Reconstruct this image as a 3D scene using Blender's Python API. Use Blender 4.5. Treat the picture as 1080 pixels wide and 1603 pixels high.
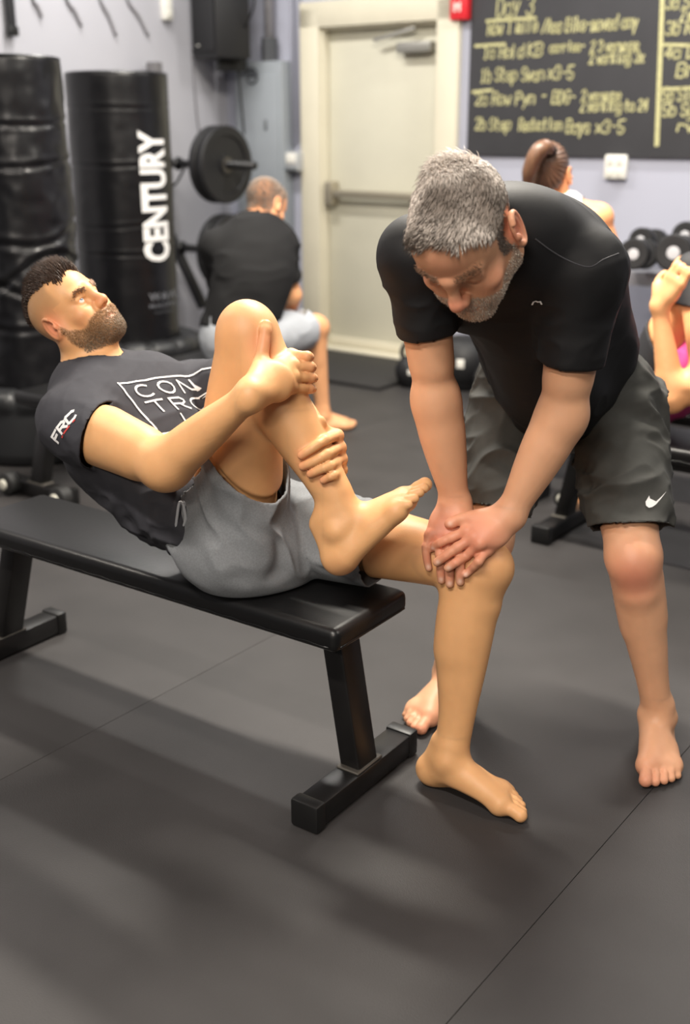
import bpy, bmesh, math, random
import numpy as np
from mathutils import Vector, Matrix
from mathutils.bvhtree import BVHTree

for o in list(bpy.data.objects):
    bpy.data.objects.remove(o)
S = bpy.context.scene
COL = S.collection

# ------------------------------------------------------------------ camera
CAM_H = 1.42
FPX = 1750.0                              # focal length in pixels of the 1080x1603 frame
PITCH = math.atan(601.5 / FPX)
cam = bpy.data.cameras.new('camera')
cam.sensor_fit = 'VERTICAL'
cam.sensor_height = 36.0
cam.lens = 36.0 * FPX / 1603.0
cam.clip_start = 0.05
cam.dof.use_dof = True
cam.dof.focus_distance = 2.3
cam.dof.aperture_fstop = 2.2
camo = bpy.data.objects.new('camera', cam)
camo.location = (0, 0, CAM_H)
camo.rotation_euler = (math.pi / 2 - PITCH, 0, 0)
COL.objects.link(camo)
S.camera = camo

# ------------------------------------------------------------------ world and lamps
W = bpy.data.worlds.new('gym_ambient')
S.world = W
W.use_nodes = True
W.node_tree.nodes['Background'].inputs['Color'].default_value = (0.93, 0.95, 1.0, 1)
W.node_tree.nodes['Background'].inputs['Strength'].default_value = 0.09

def area(name, loc, sx, sy, power, col=(1, 1, 1), rot=(0, 0, 0)):
    l = bpy.data.lights.new(name, 'AREA')
    l.shape = 'RECTANGLE'
    l.size, l.size_y, l.energy, l.color = sx, sy, power, col
    o = bpy.data.objects.new(name, l)
    o.location = loc
    o.rotation_euler = rot
    COL.objects.link(o)
    return o

LR = math.atan2(0.596, -0.803)
area('ceiling_lamp', (0.29, 3.57, 3.1), 1.5, 0.16, 240, (1.0, 0.93, 0.82), (0, 0, LR))
area('ceiling_lamp', (-1.0, -2.2, 2.9), 1.5, 0.3, 215, (1.0, 0.90, 0.78), (0, 0, LR))
area('ceiling_lamp', (-0.8, 0.3, 3.1), 1.5, 0.16, 120, (1.0, 0.92, 0.84), (0, 0, LR))
area('ceiling_lamp', (-2.6, 3.4, 3.1), 1.5, 0.16, 55, (1.0, 0.92, 0.82), (0, 0, LR))
area('ceiling_lamp', (2.6, 1.6, 3.1), 1.5, 0.16, 45, (1.0, 0.94, 0.86), (0, 0, LR))
area('ceiling_lamp', (1.9, 5.2, 3.3), 1.5, 0.16, 74, (1.0, 0.96, 0.9), (0, 0, LR))
area('ceiling_lamp', (-0.9, 6.2, 3.3), 1.5, 0.16, 74, (1.0, 0.96, 0.9), (0, 0, LR))

S.view_settings.view_transform = 'Standard'
S.view_settings.look = 'None'
S.view_settings.gamma = 1.0
S.view_settings.use_curve_mapping = False
S.view_settings.exposure = 0.0

# ------------------------------------------------------------------ vectors
def V(*a): return np.array(a, float)
def nrm(a):
    a = np.asarray(a, float)
    return a / np.linalg.norm(a)
def at(px, py, y):
    """world point seen at pixel (px,py) that lies at forward distance y"""
    u, v = (px - 540) / FPX, (py - 801.5) / FPX
    d = V(u, math.cos(PITCH) - v * math.sin(PITCH), -math.sin(PITCH) - v * math.cos(PITCH))
    return V(0, 0, CAM_H) + d * (y / d[1])
def atz(px, py, z):
    u, v = (px - 540) / FPX, (py - 801.5) / FPX
    d = V(u, math.cos(PITCH) - v * math.sin(PITCH), -math.sin(PITCH) - v * math.cos(PITCH))
    return V(0, 0, CAM_H) + d * ((z - CAM_H) / d[2])
def lerp(a, b, t): return a + (b - a) * t
def frame(fwd, up):
    """columns left, forward, up of a figure's part"""
    f = nrm(fwd)
    u = nrm(np.asarray(up, float) - f * np.dot(up, f))
    l = np.cross(u, f)
    return np.stack([l, f, u], 1)

# ------------------------------------------------------------------ materials
def lin(c):
    return tuple(((x / 12.92) if x <= 0.04045 else ((x + 0.055) / 1.055) ** 2.4) for x in c)
def rgb(r, g, b): return lin((r / 255, g / 255, b / 255))
MATS = {}
def mat(name, col, rough=0.5, metal=0.0, spec=0.5, bump=0.0, bscale=200.0, var=0.0, vscale=8.0, sss=0.0, attr=None, emit=0.0, coat=0.0, stretch=None, detail=4.0):
    if name in MATS: return MATS[name]
    m = bpy.data.materials.new(name)
    m.use_nodes = True
    nt = m.node_tree
    b = nt.nodes['Principled BSDF']
    b.inputs['Roughness'].default_value = rough
    b.inputs['Metallic'].default_value = metal
    b.inputs['Specular IOR Level'].default_value = spec
    b.inputs['Base Color'].default_value = (*col, 1)
    if coat: b.inputs['Coat Weight'].default_value = coat
    tc = nt.nodes.new('ShaderNodeTexCoord')
    src = tc.outputs['Object']
    if stretch:
        mp = nt.nodes.new('ShaderNodeMapping')
        mp.inputs['Scale'].default_value = stretch
        nt.links.new(src, mp.inputs['Vector'])
        src = mp.outputs['Vector']
    colout = None
    if attr:
        a = nt.nodes.new('ShaderNodeAttribute')
        a.attribute_name = attr
        colout = a.outputs['Color']
    if var:
        n = nt.nodes.new('ShaderNodeTexNoise')
        n.inputs['Scale'].default_value = vscale
        n.inputs['Detail'].default_value = detail
        nt.links.new(src, n.inputs['Vector'])
        mr = nt.nodes.new('ShaderNodeMapRange')
        mr.inputs['From Min'].default_value = 0.25
        mr.inputs['From Max'].default_value = 0.75
        mr.inputs['To Min'].default_value = 1 - var
        mr.inputs['To Max'].default_value = 1 + var
        nt.links.new(n.outputs['Fac'], mr.inputs['Value'])
        mx = nt.nodes.new('ShaderNodeVectorMath')
        mx.operation = 'SCALE'
        if colout: nt.links.new(colout, mx.inputs[0])
        else: mx.inputs[0].default_value = col
        nt.links.new(mr.outputs['Result'], mx.inputs['Scale'])
        colout = mx.outputs['Vector']
    if colout: nt.links.new(colout, b.inputs['Base Color'])
    if bump:
        n = nt.nodes.new('ShaderNodeTexNoise')
        n.inputs['Scale'].default_value = bscale
        n.inputs['Detail'].default_value = 3
        nt.links.new(src, n.inputs['Vector'])
        bp = nt.nodes.new('ShaderNodeBump')
        bp.inputs['Strength'].default_value = bump
        bp.inputs['Distance'].default_value = 0.002
        nt.links.new(n.outputs['Fac'], bp.inputs['Height'])
        nt.links.new(bp.outputs['Normal'], b.inputs['Normal'])
    if sss:
        b.inputs['Subsurface Weight'].default_value = sss
        b.inputs['Subsurface Radius'].default_value = (0.012, 0.004, 0.002)
        b.inputs['Subsurface Scale'].default_value = 1.0
    if emit:
        b.inputs['Emission Color'].default_value = (*col, 1)
        b.inputs['Emission Strength'].default_value = emit
    MATS[name] = m
    return m

# ------------------------------------------------------------------ objects
def link(o, parent=None):
    COL.objects.link(o)
    if parent is not None: o.parent = parent
    return o
def tag(o, label, cat, group=None, kind=None):
    if label: o['label'] = label
    if cat: o['category'] = cat
    if group: o['group'] = group
    if kind: o['kind'] = kind
    return o
def thing(name, label, cat, loc=(0, 0, 0), rz=0.0, group=None):
    o = bpy.data.objects.new(name, None)
    o.empty_display_size = 0.05
    o.location = loc
    o.rotation_euler = (0, 0, rz)
    link(o)
    return tag(o, label, cat, group)
def np_mesh(name, verts, faces, m, parent=None, smooth=True, cols=None):
    me = bpy.data.meshes.new(name)
    verts = np.asarray(verts, np.float32)
    faces = np.asarray(faces, np.int32)
    k = faces.shape[1]
    me.vertices.add(len(verts))
    me.vertices.foreach_set('co', verts.ravel())
    me.loops.add(faces.size)
    me.loops.foreach_set('vertex_index', faces.ravel())
    me.polygons.add(len(faces))
    me.polygons.foreach_set('loop_start', np.arange(0, faces.size, k, dtype=np.int32))
    me.update(calc_edges=True)
    if smooth: me.polygons.foreach_set('use_smooth', np.ones(len(faces), bool))
    if cols is not None:
        c = np.ones((len(verts), 4), np.float32)
        c[:, :3] = cols
        a = me.color_attributes.new('Col', 'FLOAT_COLOR', 'POINT')
        a.data.foreach_set('color', c.ravel())
    me.materials.append(m)
    return link(bpy.data.objects.new(name, me), parent)
def bm_obj(name, bm, m, parent=None, smooth=False, angle=None):
    me = bpy.data.meshes.new(name)
    bmesh.ops.recalc_face_normals(bm, faces=bm.faces)
    bm.to_mesh(me)
    bm.free()
    if smooth or angle is not None:
        for p in me.polygons: p.use_smooth = True
        if angle is not None:
            try: me.set_sharp_from_angle(angle=math.radians(angle))
            except Exception: pass
    me.materials.append(m)
    return link(bpy.data.objects.new(name, me), parent)
def b_box(bm, c, s, R=None, bevel=0.0, seg=2):
    r = bmesh.ops.create_cube(bm, size=1.0)
    vs = r['verts']
    M = Matrix.Diagonal((*s, 1))
    bmesh.ops.transform(bm, matrix=M, verts=vs)
    if bevel:
        es = list({e for v in vs for e in v.link_edges})
        rb = bmesh.ops.bevel(bm, geom=es, offset=bevel, segments=seg, affect='EDGES', profile=0.5)
        vs = list({v for f in rb['faces'] for v in f.verts} | {v for v in vs if v.is_valid})
    T = Matrix.Translation(Vector(c))
    if R is not None: T = T @ Matrix(np.asarray(R).tolist()).to_4x4()
    bmesh.ops.transform(bm, matrix=T, verts=vs)
    return vs
def b_lathe(bm, prof, c=(0, 0, 0), R=None, seg=32, cap=True):
    """prof: list of (radius, height) along local z"""
    rings = []
    for r, z in prof:
        rings.append([bm.verts.new((r * math.cos(2 * math.pi * i / seg), r * math.sin(2 * math.pi * i / seg), z)) for i in range(seg)])
    for a, b in zip(rings, rings[1:]):
        for i in range(seg):
            bm.faces.new((a[i], a[(i + 1) % seg], b[(i + 1) % seg], b[i]))
    if cap:
        if prof[0][0] > 1e-5: bm.faces.new(rings[0][::-1])
        if prof[-1][0] > 1e-5: bm.faces.new(rings[-1])
    vs = [v for r in rings for v in r]
    T = Matrix.Translation(Vector(c))
    if R is not None: T = T @ Matrix(np.asarray(R).tolist()).to_4x4()
    bmesh.ops.transform(bm, matrix=T, verts=vs)
    return vs
def zto(d):
    """rotation whose z axis is d"""
    d = nrm(d)
    a = V(1, 0, 0) if abs(d[0]) < 0.8 else V(0, 1, 0)
    x = nrm(np.cross(a, d))
    return np.stack([x, np.cross(d, x), d], 1)
def b_tube(bm, pts, r, seg=8, closed=False):
    pts = [np.asarray(p, float) for p in pts]
    n = len(pts)
    rs = r if hasattr(r, '__len__') else [r] * n
    rings = []
    prev = None
    for i, p in enumerate(pts):
        t = nrm(pts[min(i + 1, n - 1)] - pts[max(i - 1, 0)])
        if prev is None: x = zto(t)[:, 0]
        else:
            x = prev - t * np.dot(prev, t)
            x = nrm(x)
        prev = x
        y = np.cross(t, x)
        rings.append([bm.verts.new(p + rs[i] * (math.cos(2 * math.pi * k / seg) * x + math.sin(2 * math.pi * k / seg) * y)) for k in range(seg)])
    for a, b in zip(rings, rings[1:]):
        for k in range(seg): bm.faces.new((a[k], a[(k + 1) % seg], b[(k + 1) % seg], b[k]))
    bm.faces.new(rings[0][::-1])
    bm.faces.new(rings[-1])
    return [v for q in rings for v in q]
def spline(pts, n=8):
    """Catmull-Rom through the points"""
    p = [np.asarray(q, float) for q in pts]
    p = [2 * p[0] - p[1]] + p + [2 * p[-1] - p[-2]]
    out = []
    for i in range(1, len(p) - 2):
        for k in range(n):
            t = k / n
            a, b, c, d = p[i - 1], p[i], p[i + 1], p[i + 2]
            out.append(0.5 * ((2 * b) + (c - a) * t + (2 * a - 5 * b + 4 * c - d) * t * t + (3 * b - a - 3 * c + d) * t ** 3))
    out.append(p[-2])
    return out

# ------------------------------------------------------------------ distance-field sculpting
def smin(a, b, k):
    if k <= 0: return np.minimum(a, b)
    h = np.maximum(k - np.abs(a - b), 0) / k
    return np.minimum(a, b) - h * h * (k * 0.25)
def o3(x, y, z): return x[:, None, None] + y[None, :, None] + z[None, None, :]
PAD = 0.045
UNCUT = [False]
class Field:
    def __init__(s): s.ops, s.cuts, s.holes = [], [], []
    def bounds(s):
        lo = np.min([o[1] for o in s.ops if o[4] not in ('s', 'cut')], 0)
        hi = np.max([o[2] for o in s.ops if o[4] not in ('s', 'cut')], 0)
        return lo, hi
    def cone(s, a, b, ra, rb, k=0.012, flat=None, mode='u'):
        a, b = np.asarray(a, float), np.asarray(b, float)
        ba = b - a
        L2 = max(float(ba @ ba), 1e-9)
        L1 = math.sqrt(L2)
        sl = np.clip((ra - rb) / L1, -0.9, 0.9)
        sl = sl / math.sqrt(1 - sl * sl)
        if flat is not None:
            n = np.asarray(flat[0], float)
            n = nrm(n - ba * (n @ ba) / L2)
            g = 1 / flat[1] ** 2 - 1
        def fn(x, y, z):
            x, y, z = x - a[0], y - a[1], z - a[2]
            dot = o3(x * ba[0], y * ba[1], z * ba[2])
            pp = o3(x * x, y * y, z * z)
            tt = dot / L2
            if abs(sl) > 1e-4: tt = tt - np.sqrt(np.maximum(pp - dot * tt, 0)) * (sl / L1)
            t = np.clip(tt, 0, 1)
            q = pp - 2 * t * dot + t * t * L2
            if flat is not None:
                c = o3(x * n[0], y * n[1], z * n[2])
                q = q + g * c * c
            return np.sqrt(np.maximum(q, 0)) - (ra + (rb - ra) * t)
        r = max(ra, rb) + PAD
        s.ops.append((fn, np.minimum(a, b) - r, np.maximum(a, b) + r, k, mode))
        return s
    def chain(s, pts, rad, k=0.012, flat=None, mode='u', n=8):
        """one swept limb with smoothly changing radius"""
        if n > 1:
            q = spline([np.append(p, r) for p, r in zip(pts, rad)], n)
            pts, rad = [c[:3] for c in q], [c[3] for c in q]
        g = Field()
        for i in range(len(pts) - 1): g.cone(pts[i], pts[i + 1], rad[i], rad[i + 1], 0.0, flat)
        return s.sub(g, k, 0.0, mode)
    def ell(s, c, r, R=None, k=0.012, mode='u'):
        c = np.asarray(c, float)
        r = np.asarray(r, float) if hasattr(r, '__len__') else V(r, r, r)
        R = np.eye(3) if R is None else np.asarray(R)
        def fn(x, y, z):
            x, y, z = x - c[0], y - c[1], z - c[2]
            q0 = q1 = 0
            for i in range(3):
                u = o3(x * R[0, i], y * R[1, i], z * R[2, i])
                u = (u / r[i]) ** 2
                q0 = q0 + u
                q1 = q1 + u / r[i] ** 2
            k0 = np.sqrt(q0)
            return k0 * (k0 - 1) / np.sqrt(q1 + 1e-12)
        e = np.abs(R) @ r + PAD
        s.ops.append((fn, c - e, c + e, k, mode))
        return s
    def plane(s, p, n, k=0.002, lo=None, hi=None):
        """keep only the side that n points away from"""
        p, n = np.asarray(p, float), nrm(n)
        def fn(x, y, z): return -o3((x - p[0]) * n[0], (y - p[1]) * n[1], (z - p[2]) * n[2])
        s.ops.append((fn, V(-9, -9, -9) if lo is None else np.asarray(lo, float), V(9, 9, 9) if hi is None else np.asarray(hi, float), k, 's'))
        return s
    def sub(s, f, k=0.004, off=0.0, mode='u', pad=0.0):
        lo, hi = f.bounds()
        s.ops.append((lambda x, y, z: f.eval(x, y, z) - off, lo - pad, hi + pad, k, mode))
        if mode == 'u':
            s.cuts += f.cuts
            s.holes += f.holes
        return s
    def cutplane(s, p, n, box=None):
        """a garment's opening: the cloth ends here and stays open"""
        s.plane(p, n, 0.0, *(box or (None, None)))
        s.ops[-1] = (*s.ops[-1][:4], 'cut')
        s.cuts.append((np.asarray(p, float), nrm(n)))
        return s
    def cutfield(s, f, off):
        s.sub(f, 0.0, off, 'cut')
        s.holes.append((f, off))
        return s
    def eval(s, xs, ys, zs):
        D = np.full((len(xs), len(ys), len(zs)), 0.3, np.float32)
        if D.size == 0: return D
        for fn, lo, hi, k, mode in s.ops:
            if mode == 'cut':
                if UNCUT[0]: continue
                mode = 's'
            i0, i1 = np.searchsorted(xs, lo[0]), np.searchsorted(xs, hi[0])
            j0, j1 = np.searchsorted(ys, lo[1]), np.searchsorted(ys, hi[1])
            k0, k1 = np.searchsorted(zs, lo[2]), np.searchsorted(zs, hi[2])
            if i1 <= i0 or j1 <= j0 or k1 <= k0: continue
            d = fn(xs[i0:i1], ys[j0:j1], zs[k0:k1])
            sl = D[i0:i1, j0:j1, k0:k1]
            D[i0:i1, j0:j1, k0:k1] = smin(sl, d, k) if mode == 'u' else -smin(-sl, d, k)
        return D
    def pt(s, p):
        p = np.asarray(p, np.float32)
        return float(s.eval(p[0:1], p[1:2], p[2:3])[0, 0, 0])

def ray_on(f, px, py, off=0.0, y0=1.6, y1=3.2):
    """point on the field's surface that the pixel sees, moved off towards the camera"""
    o = V(0, 0, CAM_H)
    d = nrm(at(px, py, 2.0) - o)
    t = y0 / d[1]
    best = (9, None)
    while t * d[1] < y1:
        q = f.pt(o + d * t)
        if q < best[0]: best = (q, t)
        if q < 0.0005: break
        t += max(0.0015, min(q * 0.7, 0.05))
    t = best[1]
    return o + d * (t - off)

def nets(f, lo, hi, h, grid=False):
    """surface nets of a field on a regular grid"""
    lo, hi = np.asarray(lo, float), np.asarray(hi, float)
    n = np.ceil((hi - lo) / h).astype(int) + 1
    ax = [(lo[i] + h * np.arange(n[i])).astype(np.float32) for i in range(3)]
    D = f.eval(*ax)
    I = D < 0
    c = np.zeros(tuple(m - 1 for m in D.shape), np.int8)
    for a in (0, 1):
        for b in (0, 1):
            for d in (0, 1):
                c += I[a:I.shape[0] - 1 + a, b:I.shape[1] - 1 + b, d:I.shape[2] - 1 + d]
    ijk = np.argwhere((c > 0) & (c < 8))
    idx = np.full(c.shape, -1, np.int32)
    idx[tuple(ijk.T)] = np.arange(len(ijk))
    i, j, k = ijk.T
    off = [(a, b, d) for a in (0, 1) for b in (0, 1) for d in (0, 1)]
    val = np.stack([D[i + a, j + b, k + d] for a, b, d in off], 1)
    acc = np.zeros((len(ijk), 3))
    cnt = np.zeros(len(ijk))
    for p in range(8):
        for q in range(p + 1, 8):
            A, B = np.array(off[p]), np.array(off[q])
            if np.abs(A - B).sum() != 1: continue
            va, vb = val[:, p], val[:, q]
            m = (va < 0) != (vb < 0)
            t = va[m] / (va[m] - vb[m])
            acc[m] += A + (B - A) * t[:, None]
            cnt[m] += 1
    verts = lo + h * (ijk + acc / cnt[:, None])
    quads = []
    for axis in range(3):
        sl0 = [slice(None)] * 3; sl1 = [slice(None)] * 3
        sl0[axis] = slice(0, -1); sl1[axis] = slice(1, None)
        A, B = I[tuple(sl0)], I[tuple(sl1)]
        e = np.argwhere(A != B)
        u, w = (axis + 1) % 3, (axis + 2) % 3
        ok = (e[:, u] > 0) & (e[:, w] > 0) & (e[:, u] < c.shape[u]) & (e[:, w] < c.shape[w])
        e = e[ok]
        flip = B[tuple(e.T)]
        du, dw = np.eye(3, dtype=int)[u], np.eye(3, dtype=int)[w]
        q = np.stack([idx[tuple((e - du - dw).T)], idx[tuple((e - dw).T)], idx[tuple(e.T)], idx[tuple((e - du).T)]], 1)
        q[flip] = q[flip][:, ::-1]
        quads.append(q)
    return (verts, np.concatenate(quads), (D, lo, h)) if grid else (verts, np.concatenate(quads))

def sculpt(f, lo, hi, h, fine=()):
    v, q = nets(f, lo, hi, h)
    for l, u, r in fine:
        l, u = np.asarray(l, float), np.asarray(u, float)
        c = v[q].mean(1)
        q = q[~np.all((c > l + h * 0.6) & (c < u - h * 0.6), axis=1)]
        v2, q2 = nets(f, l, u, r)
        q = np.concatenate([q, q2 + len(v)])
        v = np.concatenate([v, v2])
    used = np.unique(q)
    m = np.zeros(len(v), np.int64)
    m[used] = np.arange(len(used))
    return v[used], m[q]
def around(pts, m):
    pts = np.asarray(pts)
    return pts.min(0) - m, pts.max(0) + m
def vnormals(v, q):
    n = np.cross(v[q[:, 2]] - v[q[:, 0]], v[q[:, 3]] - v[q[:, 1]]) if q.shape[1] == 4 else np.cross(v[q[:, 1]] - v[q[:, 0]], v[q[:, 2]] - v[q[:, 0]])
    out = np.zeros_like(v)
    for k in range(q.shape[1]): np.add.at(out, q[:, k], n)
    return out / (np.linalg.norm(out, axis=1, keepdims=True) + 1e-12)
def vnoise(p, seed=0):
    """smooth value noise, -1..1, at points p (in noise units)"""
    p = np.asarray(p, float)
    i = np.floor(p).astype(np.int64)
    f = p - i
    f = f * f * f * (f * (f * 6 - 15) + 10)
    def hsh(a, b, c):
        n = (a * 374761393 + b * 668265263 + c * 2147483647 + seed * 1274126177) & 0xFFFFFFFF
        n = ((n ^ (n >> 13)) * 1274126177) & 0xFFFFFFFF
        n = n ^ (n >> 16)
        return (n & 0xFFFF) / 32767.5 - 1
    r = 0
    for a in (0, 1):
        for b in (0, 1):
            for c in (0, 1):
                w = (f[:, 0] if a else 1 - f[:, 0]) * (f[:, 1] if b else 1 - f[:, 1]) * (f[:, 2] if c else 1 - f[:, 2])
                r = r + w * hsh(i[:, 0] + a, i[:, 1] + b, i[:, 2] + c)
    return r
def sstep(a, b, x):
    t = np.clip((x - a) / (b - a), 0, 1)
    return t * t * (3 - 2 * t)
def gauss(v, c, r): return np.exp(-((v - np.asarray(c)) ** 2).sum(1) / (r * r))
def grid_at(g, p, far=0.3):
    """trilinear look-up of a sampled field at points"""
    D, lo, h = g
    q = (p - lo) / h
    ok = np.all((q > 0) & (q < np.array(D.shape) - 1.001), axis=1)
    out = np.full(len(p), far)
    q = q[ok]
    i = q.astype(int); f = q - i
    r = 0
    for a in (0, 1):
        for b in (0, 1):
            for c in (0, 1):
                w = (f[:, 0] if a else 1 - f[:, 0]) * (f[:, 1] if b else 1 - f[:, 1]) * (f[:, 2] if c else 1 - f[:, 2])
                r = r + w * D[i[:, 0] + a, i[:, 1] + b, i[:, 2] + c]
    out[ok] = r
    return out
def sample(f, lo, hi, h):
    lo, hi = np.asarray(lo, float), np.asarray(hi, float)
    n = np.ceil((hi - lo) / h).astype(int) + 1
    return f.eval(*[(lo[i] + h * np.arange(n[i])).astype(np.float32) for i in range(3)]), lo, h
def tuck(v, q, f, h=0.008, depth=0.008, band=0.012):
    """draw the skin in under a garment, so that it never pokes through"""
    lo, hi = f.bounds()
    g = sample(f, np.maximum(lo, v.min(0) - 0.02), np.minimum(hi, v.max(0) + 0.02), h)
    d = grid_at(g, v)
    return v - vnormals(v, q) * (depth * sstep(0.0, -band, d))[:, None]
def open_garment(f, lo, hi, h):
    """surface of a garment without the lids over its openings"""
    v, q = nets(f, lo, hi, h)
    UNCUT[0] = True
    g = sample(f, np.asarray(lo) - h, np.asarray(hi) + h, h)
    UNCUT[0] = False
    c = v[q].mean(1)
    d = grid_at(g, c)
    n = np.cross(v[q[:, 2]] - v[q[:, 0]], v[q[:, 3]] - v[q[:, 1]])
    n /= np.linalg.norm(n, axis=1, keepdims=True) + 1e-12
    lid = np.zeros(len(q), bool)
    for p0, nn in f.cuts: lid |= (np.abs((c - p0) @ nn) < 0.7 * h) & (n @ nn > 0.75)
    for hf, off in f.holes: lid |= np.abs(grid_at(sample(hf, np.asarray(lo) - h, np.asarray(hi) + h, h), c) - off) < 0.7 * h
    q = q[~(lid & (d < -0.3 * h))]
    used = np.unique(q)
    m = np.zeros(len(v), np.int64)
    m[used] = np.arange(len(used))
    v, q = v[used], m[q]
    # even out the cut edges
    e = np.concatenate([q[:, [i, (i + 1) % 4]] for i in range(4)])
    key = np.sort(e, 1)
    u, inv, cnt = np.unique(key, axis=0, return_inverse=True, return_counts=True)
    b = u[cnt == 1]
    for it in range(14):
        a = np.zeros_like(v)
        k = np.zeros(len(v))
        for i, j in ((0, 1), (1, 0)):
            np.add.at(a, b[:, i], v[b[:, j]])
            np.add.at(k, b[:, i], 1)
        ok = k == 2
        v = v.copy()
        v[ok] += (a[ok] / 2 - v[ok]) * 0.5
    return v, q
def rim(o, t=0.004):
    """cloth thickness"""
    md = o.modifiers.new('thickness', 'SOLIDIFY')
    md.thickness = t
    md.offset = -1
    return o
def relax(v, q, n=4, w=0.5, keep=None):
    """a few rounds of smoothing"""
    e = np.concatenate([q[:, [i, (i + 1) % q.shape[1]]] for i in range(q.shape[1])])
    cnt = np.zeros(len(v))
    np.add.at(cnt, e[:, 0], 1); np.add.at(cnt, e[:, 1], 1)
    for it in range(n):
        for s in (w, -w * 1.03):
            a = np.zeros_like(v)
            np.add.at(a, e[:, 0], v[e[:, 1]]); np.add.at(a, e[:, 1], v[e[:, 0]])
            d = (a / np.maximum(cnt, 1)[:, None] - v) * s
            if keep is not None: d *= keep[:, None]
            v = v + d
    return v

# ------------------------------------------------------------------ hand lettering (single strokes; x 0-4, base line 2, top 8)
GL = {'a': '4516050312324346 4642', 'b': '0802 0516364543321203', 'c': '4536160503123243', 'd': '4842 4536160503123243', 'e': '04444536160503123243', 'f': '38281712 0636',
      'g': '4641301000 4536160503123243', 'h': '0802 0516364542', 'i': '2622 2827', 'k': '0802 3604 1532', 'l': '1812', 'm': '0602 05162522 25364542', 'n': '0602 0516364542',
      'o': '160503123243453616', 'p': '0600 0516364543321203', 'r': '0602 05163645', 's': '45361605143443321203', 't': '18132232 0636', 'u': '0603123243 4642', 'v': '062246',
      'w': '0612243246', 'x': '0642 0246', 'y': '0623 4610', 'z': '06460242', 'A': '022842 1535', 'B': '020838474635053544433202', 'C': '4738180703123243', 'D': '02082846442202',
      'E': '48080242 0535', 'K': '0802 4805 0542', 'L': '080242', 'M': '0208254842', 'N': '02084248', 'O': '180703123243473818', 'P': '02083847463505', 'R': '02083847463505 2542',
      'S': '473818070615354443321203', 'T': '0848 2822', 'I': '2822', 'W': '0812253248', '1': '172822 1232', '2': '07183847460242', '3': '07183847463525 354443321203',
      '4': '380444 3832', '5': '480805354443321203', '/': '0248', '-': '1535', ':': '2625 2322', '.': '2223', 'F': '480802 0535', '0': '180703123243473818', 'Y': '082548 2522', 'V': '082248', 'G': '47381807031232434525', 'H': '0208 4248 0545', 'U': '0803123243 4348'}
def strokes(text, size, rnd=None, gap=1.5, jit=0.0, slant=0.0):
    """polylines of a line of text; size is the height of a capital"""
    u = size / 6.0
    x0 = 0.0
    out = []
    for ch in text:
        if ch in GL:
            dy = rnd.uniform(-jit, jit) if rnd else 0
            for st in GL[ch].split(' '):
                p = [(int(st[i]), int(st[i + 1]) - 2) for i in range(0, len(st) - 1, 2)]
                p = [((x0 + x + slant * y + (rnd.uniform(-jit, jit) if rnd else 0)) * u, (y + dy + (rnd.uniform(-jit, jit) if rnd else 0)) * u) for x, y in p]
                out.append(p)
            x0 += 4 + gap
        else: x0 += 3.4
    return out, x0 * u
def ribbon(bm, pts, w, place):
    """a flat stroke: quads along pts (2-D), mapped by place(x,y) to 3-D"""
    for a, b in zip(pts, pts[1:]):
        a, b = np.array(a, float), np.array(b, float)
        d = b - a
        L = np.linalg.norm(d)
        if L < 1e-6: continue
        d /= L
        n = np.array([-d[1], d[0]]) * w / 2
        e = d * w * 0.4
        k = max(1, int(L / 0.012))
        for i in range(k):
            s, t = a + (b - a) * i / k - (e if i == 0 else 0), a + (b - a) * (i + 1) / k + (e if i == k - 1 else 0)
            try: bm.faces.new([bm.verts.new(place(*q)) for q in (s - n, t - n, t + n, s + n)])
            except ValueError: pass

# ------------------------------------------------------------------ anatomy
def leg_thigh(f, hip, knee, kf, s=1.0, k=0.03):
    ax = knee - hip
    f.chain([hip, hip + ax * 0.35 + kf * 0.008, hip + ax * 0.7 + kf * 0.006, knee - ax * 0.06], [0.088 * s, 0.083 * s, 0.069 * s, 0.058 * s], k)
    f.cone(hip + ax * 0.3 + kf * 0.03, hip + ax * 0.72 + kf * 0.022, 0.055 * s, 0.044 * s, k)
def leg_shin(f, knee, ankle, kf, med, s=1.0, k=0.028, sc=1.0, kb=1.0):
    ax = ankle - knee
    a2 = nrm(ax)
    cf = nrm(kf - a2 * (kf @ a2))
    f.ell(knee + kf * 0.010 * kb, V(0.054, 0.054, 0.054) * s * (0.80 + 0.20 * kb), None, 0.05)
    f.ell(knee + kf * 0.034 * s * (0.55 + 0.45 * kb) + ax * 0.02, (0.033 * s * (0.7 + 0.3 * kb), 0.03 * s * (0.7 + 0.3 * kb), 0.034 * s * (0.7 + 0.3 * kb)), None, 0.045)
    f.cone(knee + cf * 0.012, knee + ax * 0.16 + cf * 0.018, 0.042 * s, 0.036 * s, 0.02)
    f.chain([knee - cf * 0.004, knee + ax * 0.25 - cf * 0.010, knee + ax * 0.5 - cf * 0.008, knee + ax * 0.75 - cf * 0.002, ankle],
            [0.050 * s, 0.055 * s * sc, 0.049 * s * sc, 0.038 * s, 0.034 * s], k)
    f.cone(knee + ax * 0.14 - cf * 0.020 + med * 0.012, knee + ax * 0.42 - cf * 0.020 + med * 0.012, 0.040 * s * sc, 0.038 * s * sc, k)
    f.cone(knee + ax * 0.14 - cf * 0.018 - med * 0.018, knee + ax * 0.36 - cf * 0.016 - med * 0.016, 0.036 * s * sc, 0.032 * s * sc, k)
    f.cone(knee + ax * 0.2 + cf * 0.024, knee + ax * 0.85 + cf * 0.012, 0.026 * s, 0.02 * s, 0.02)
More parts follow.
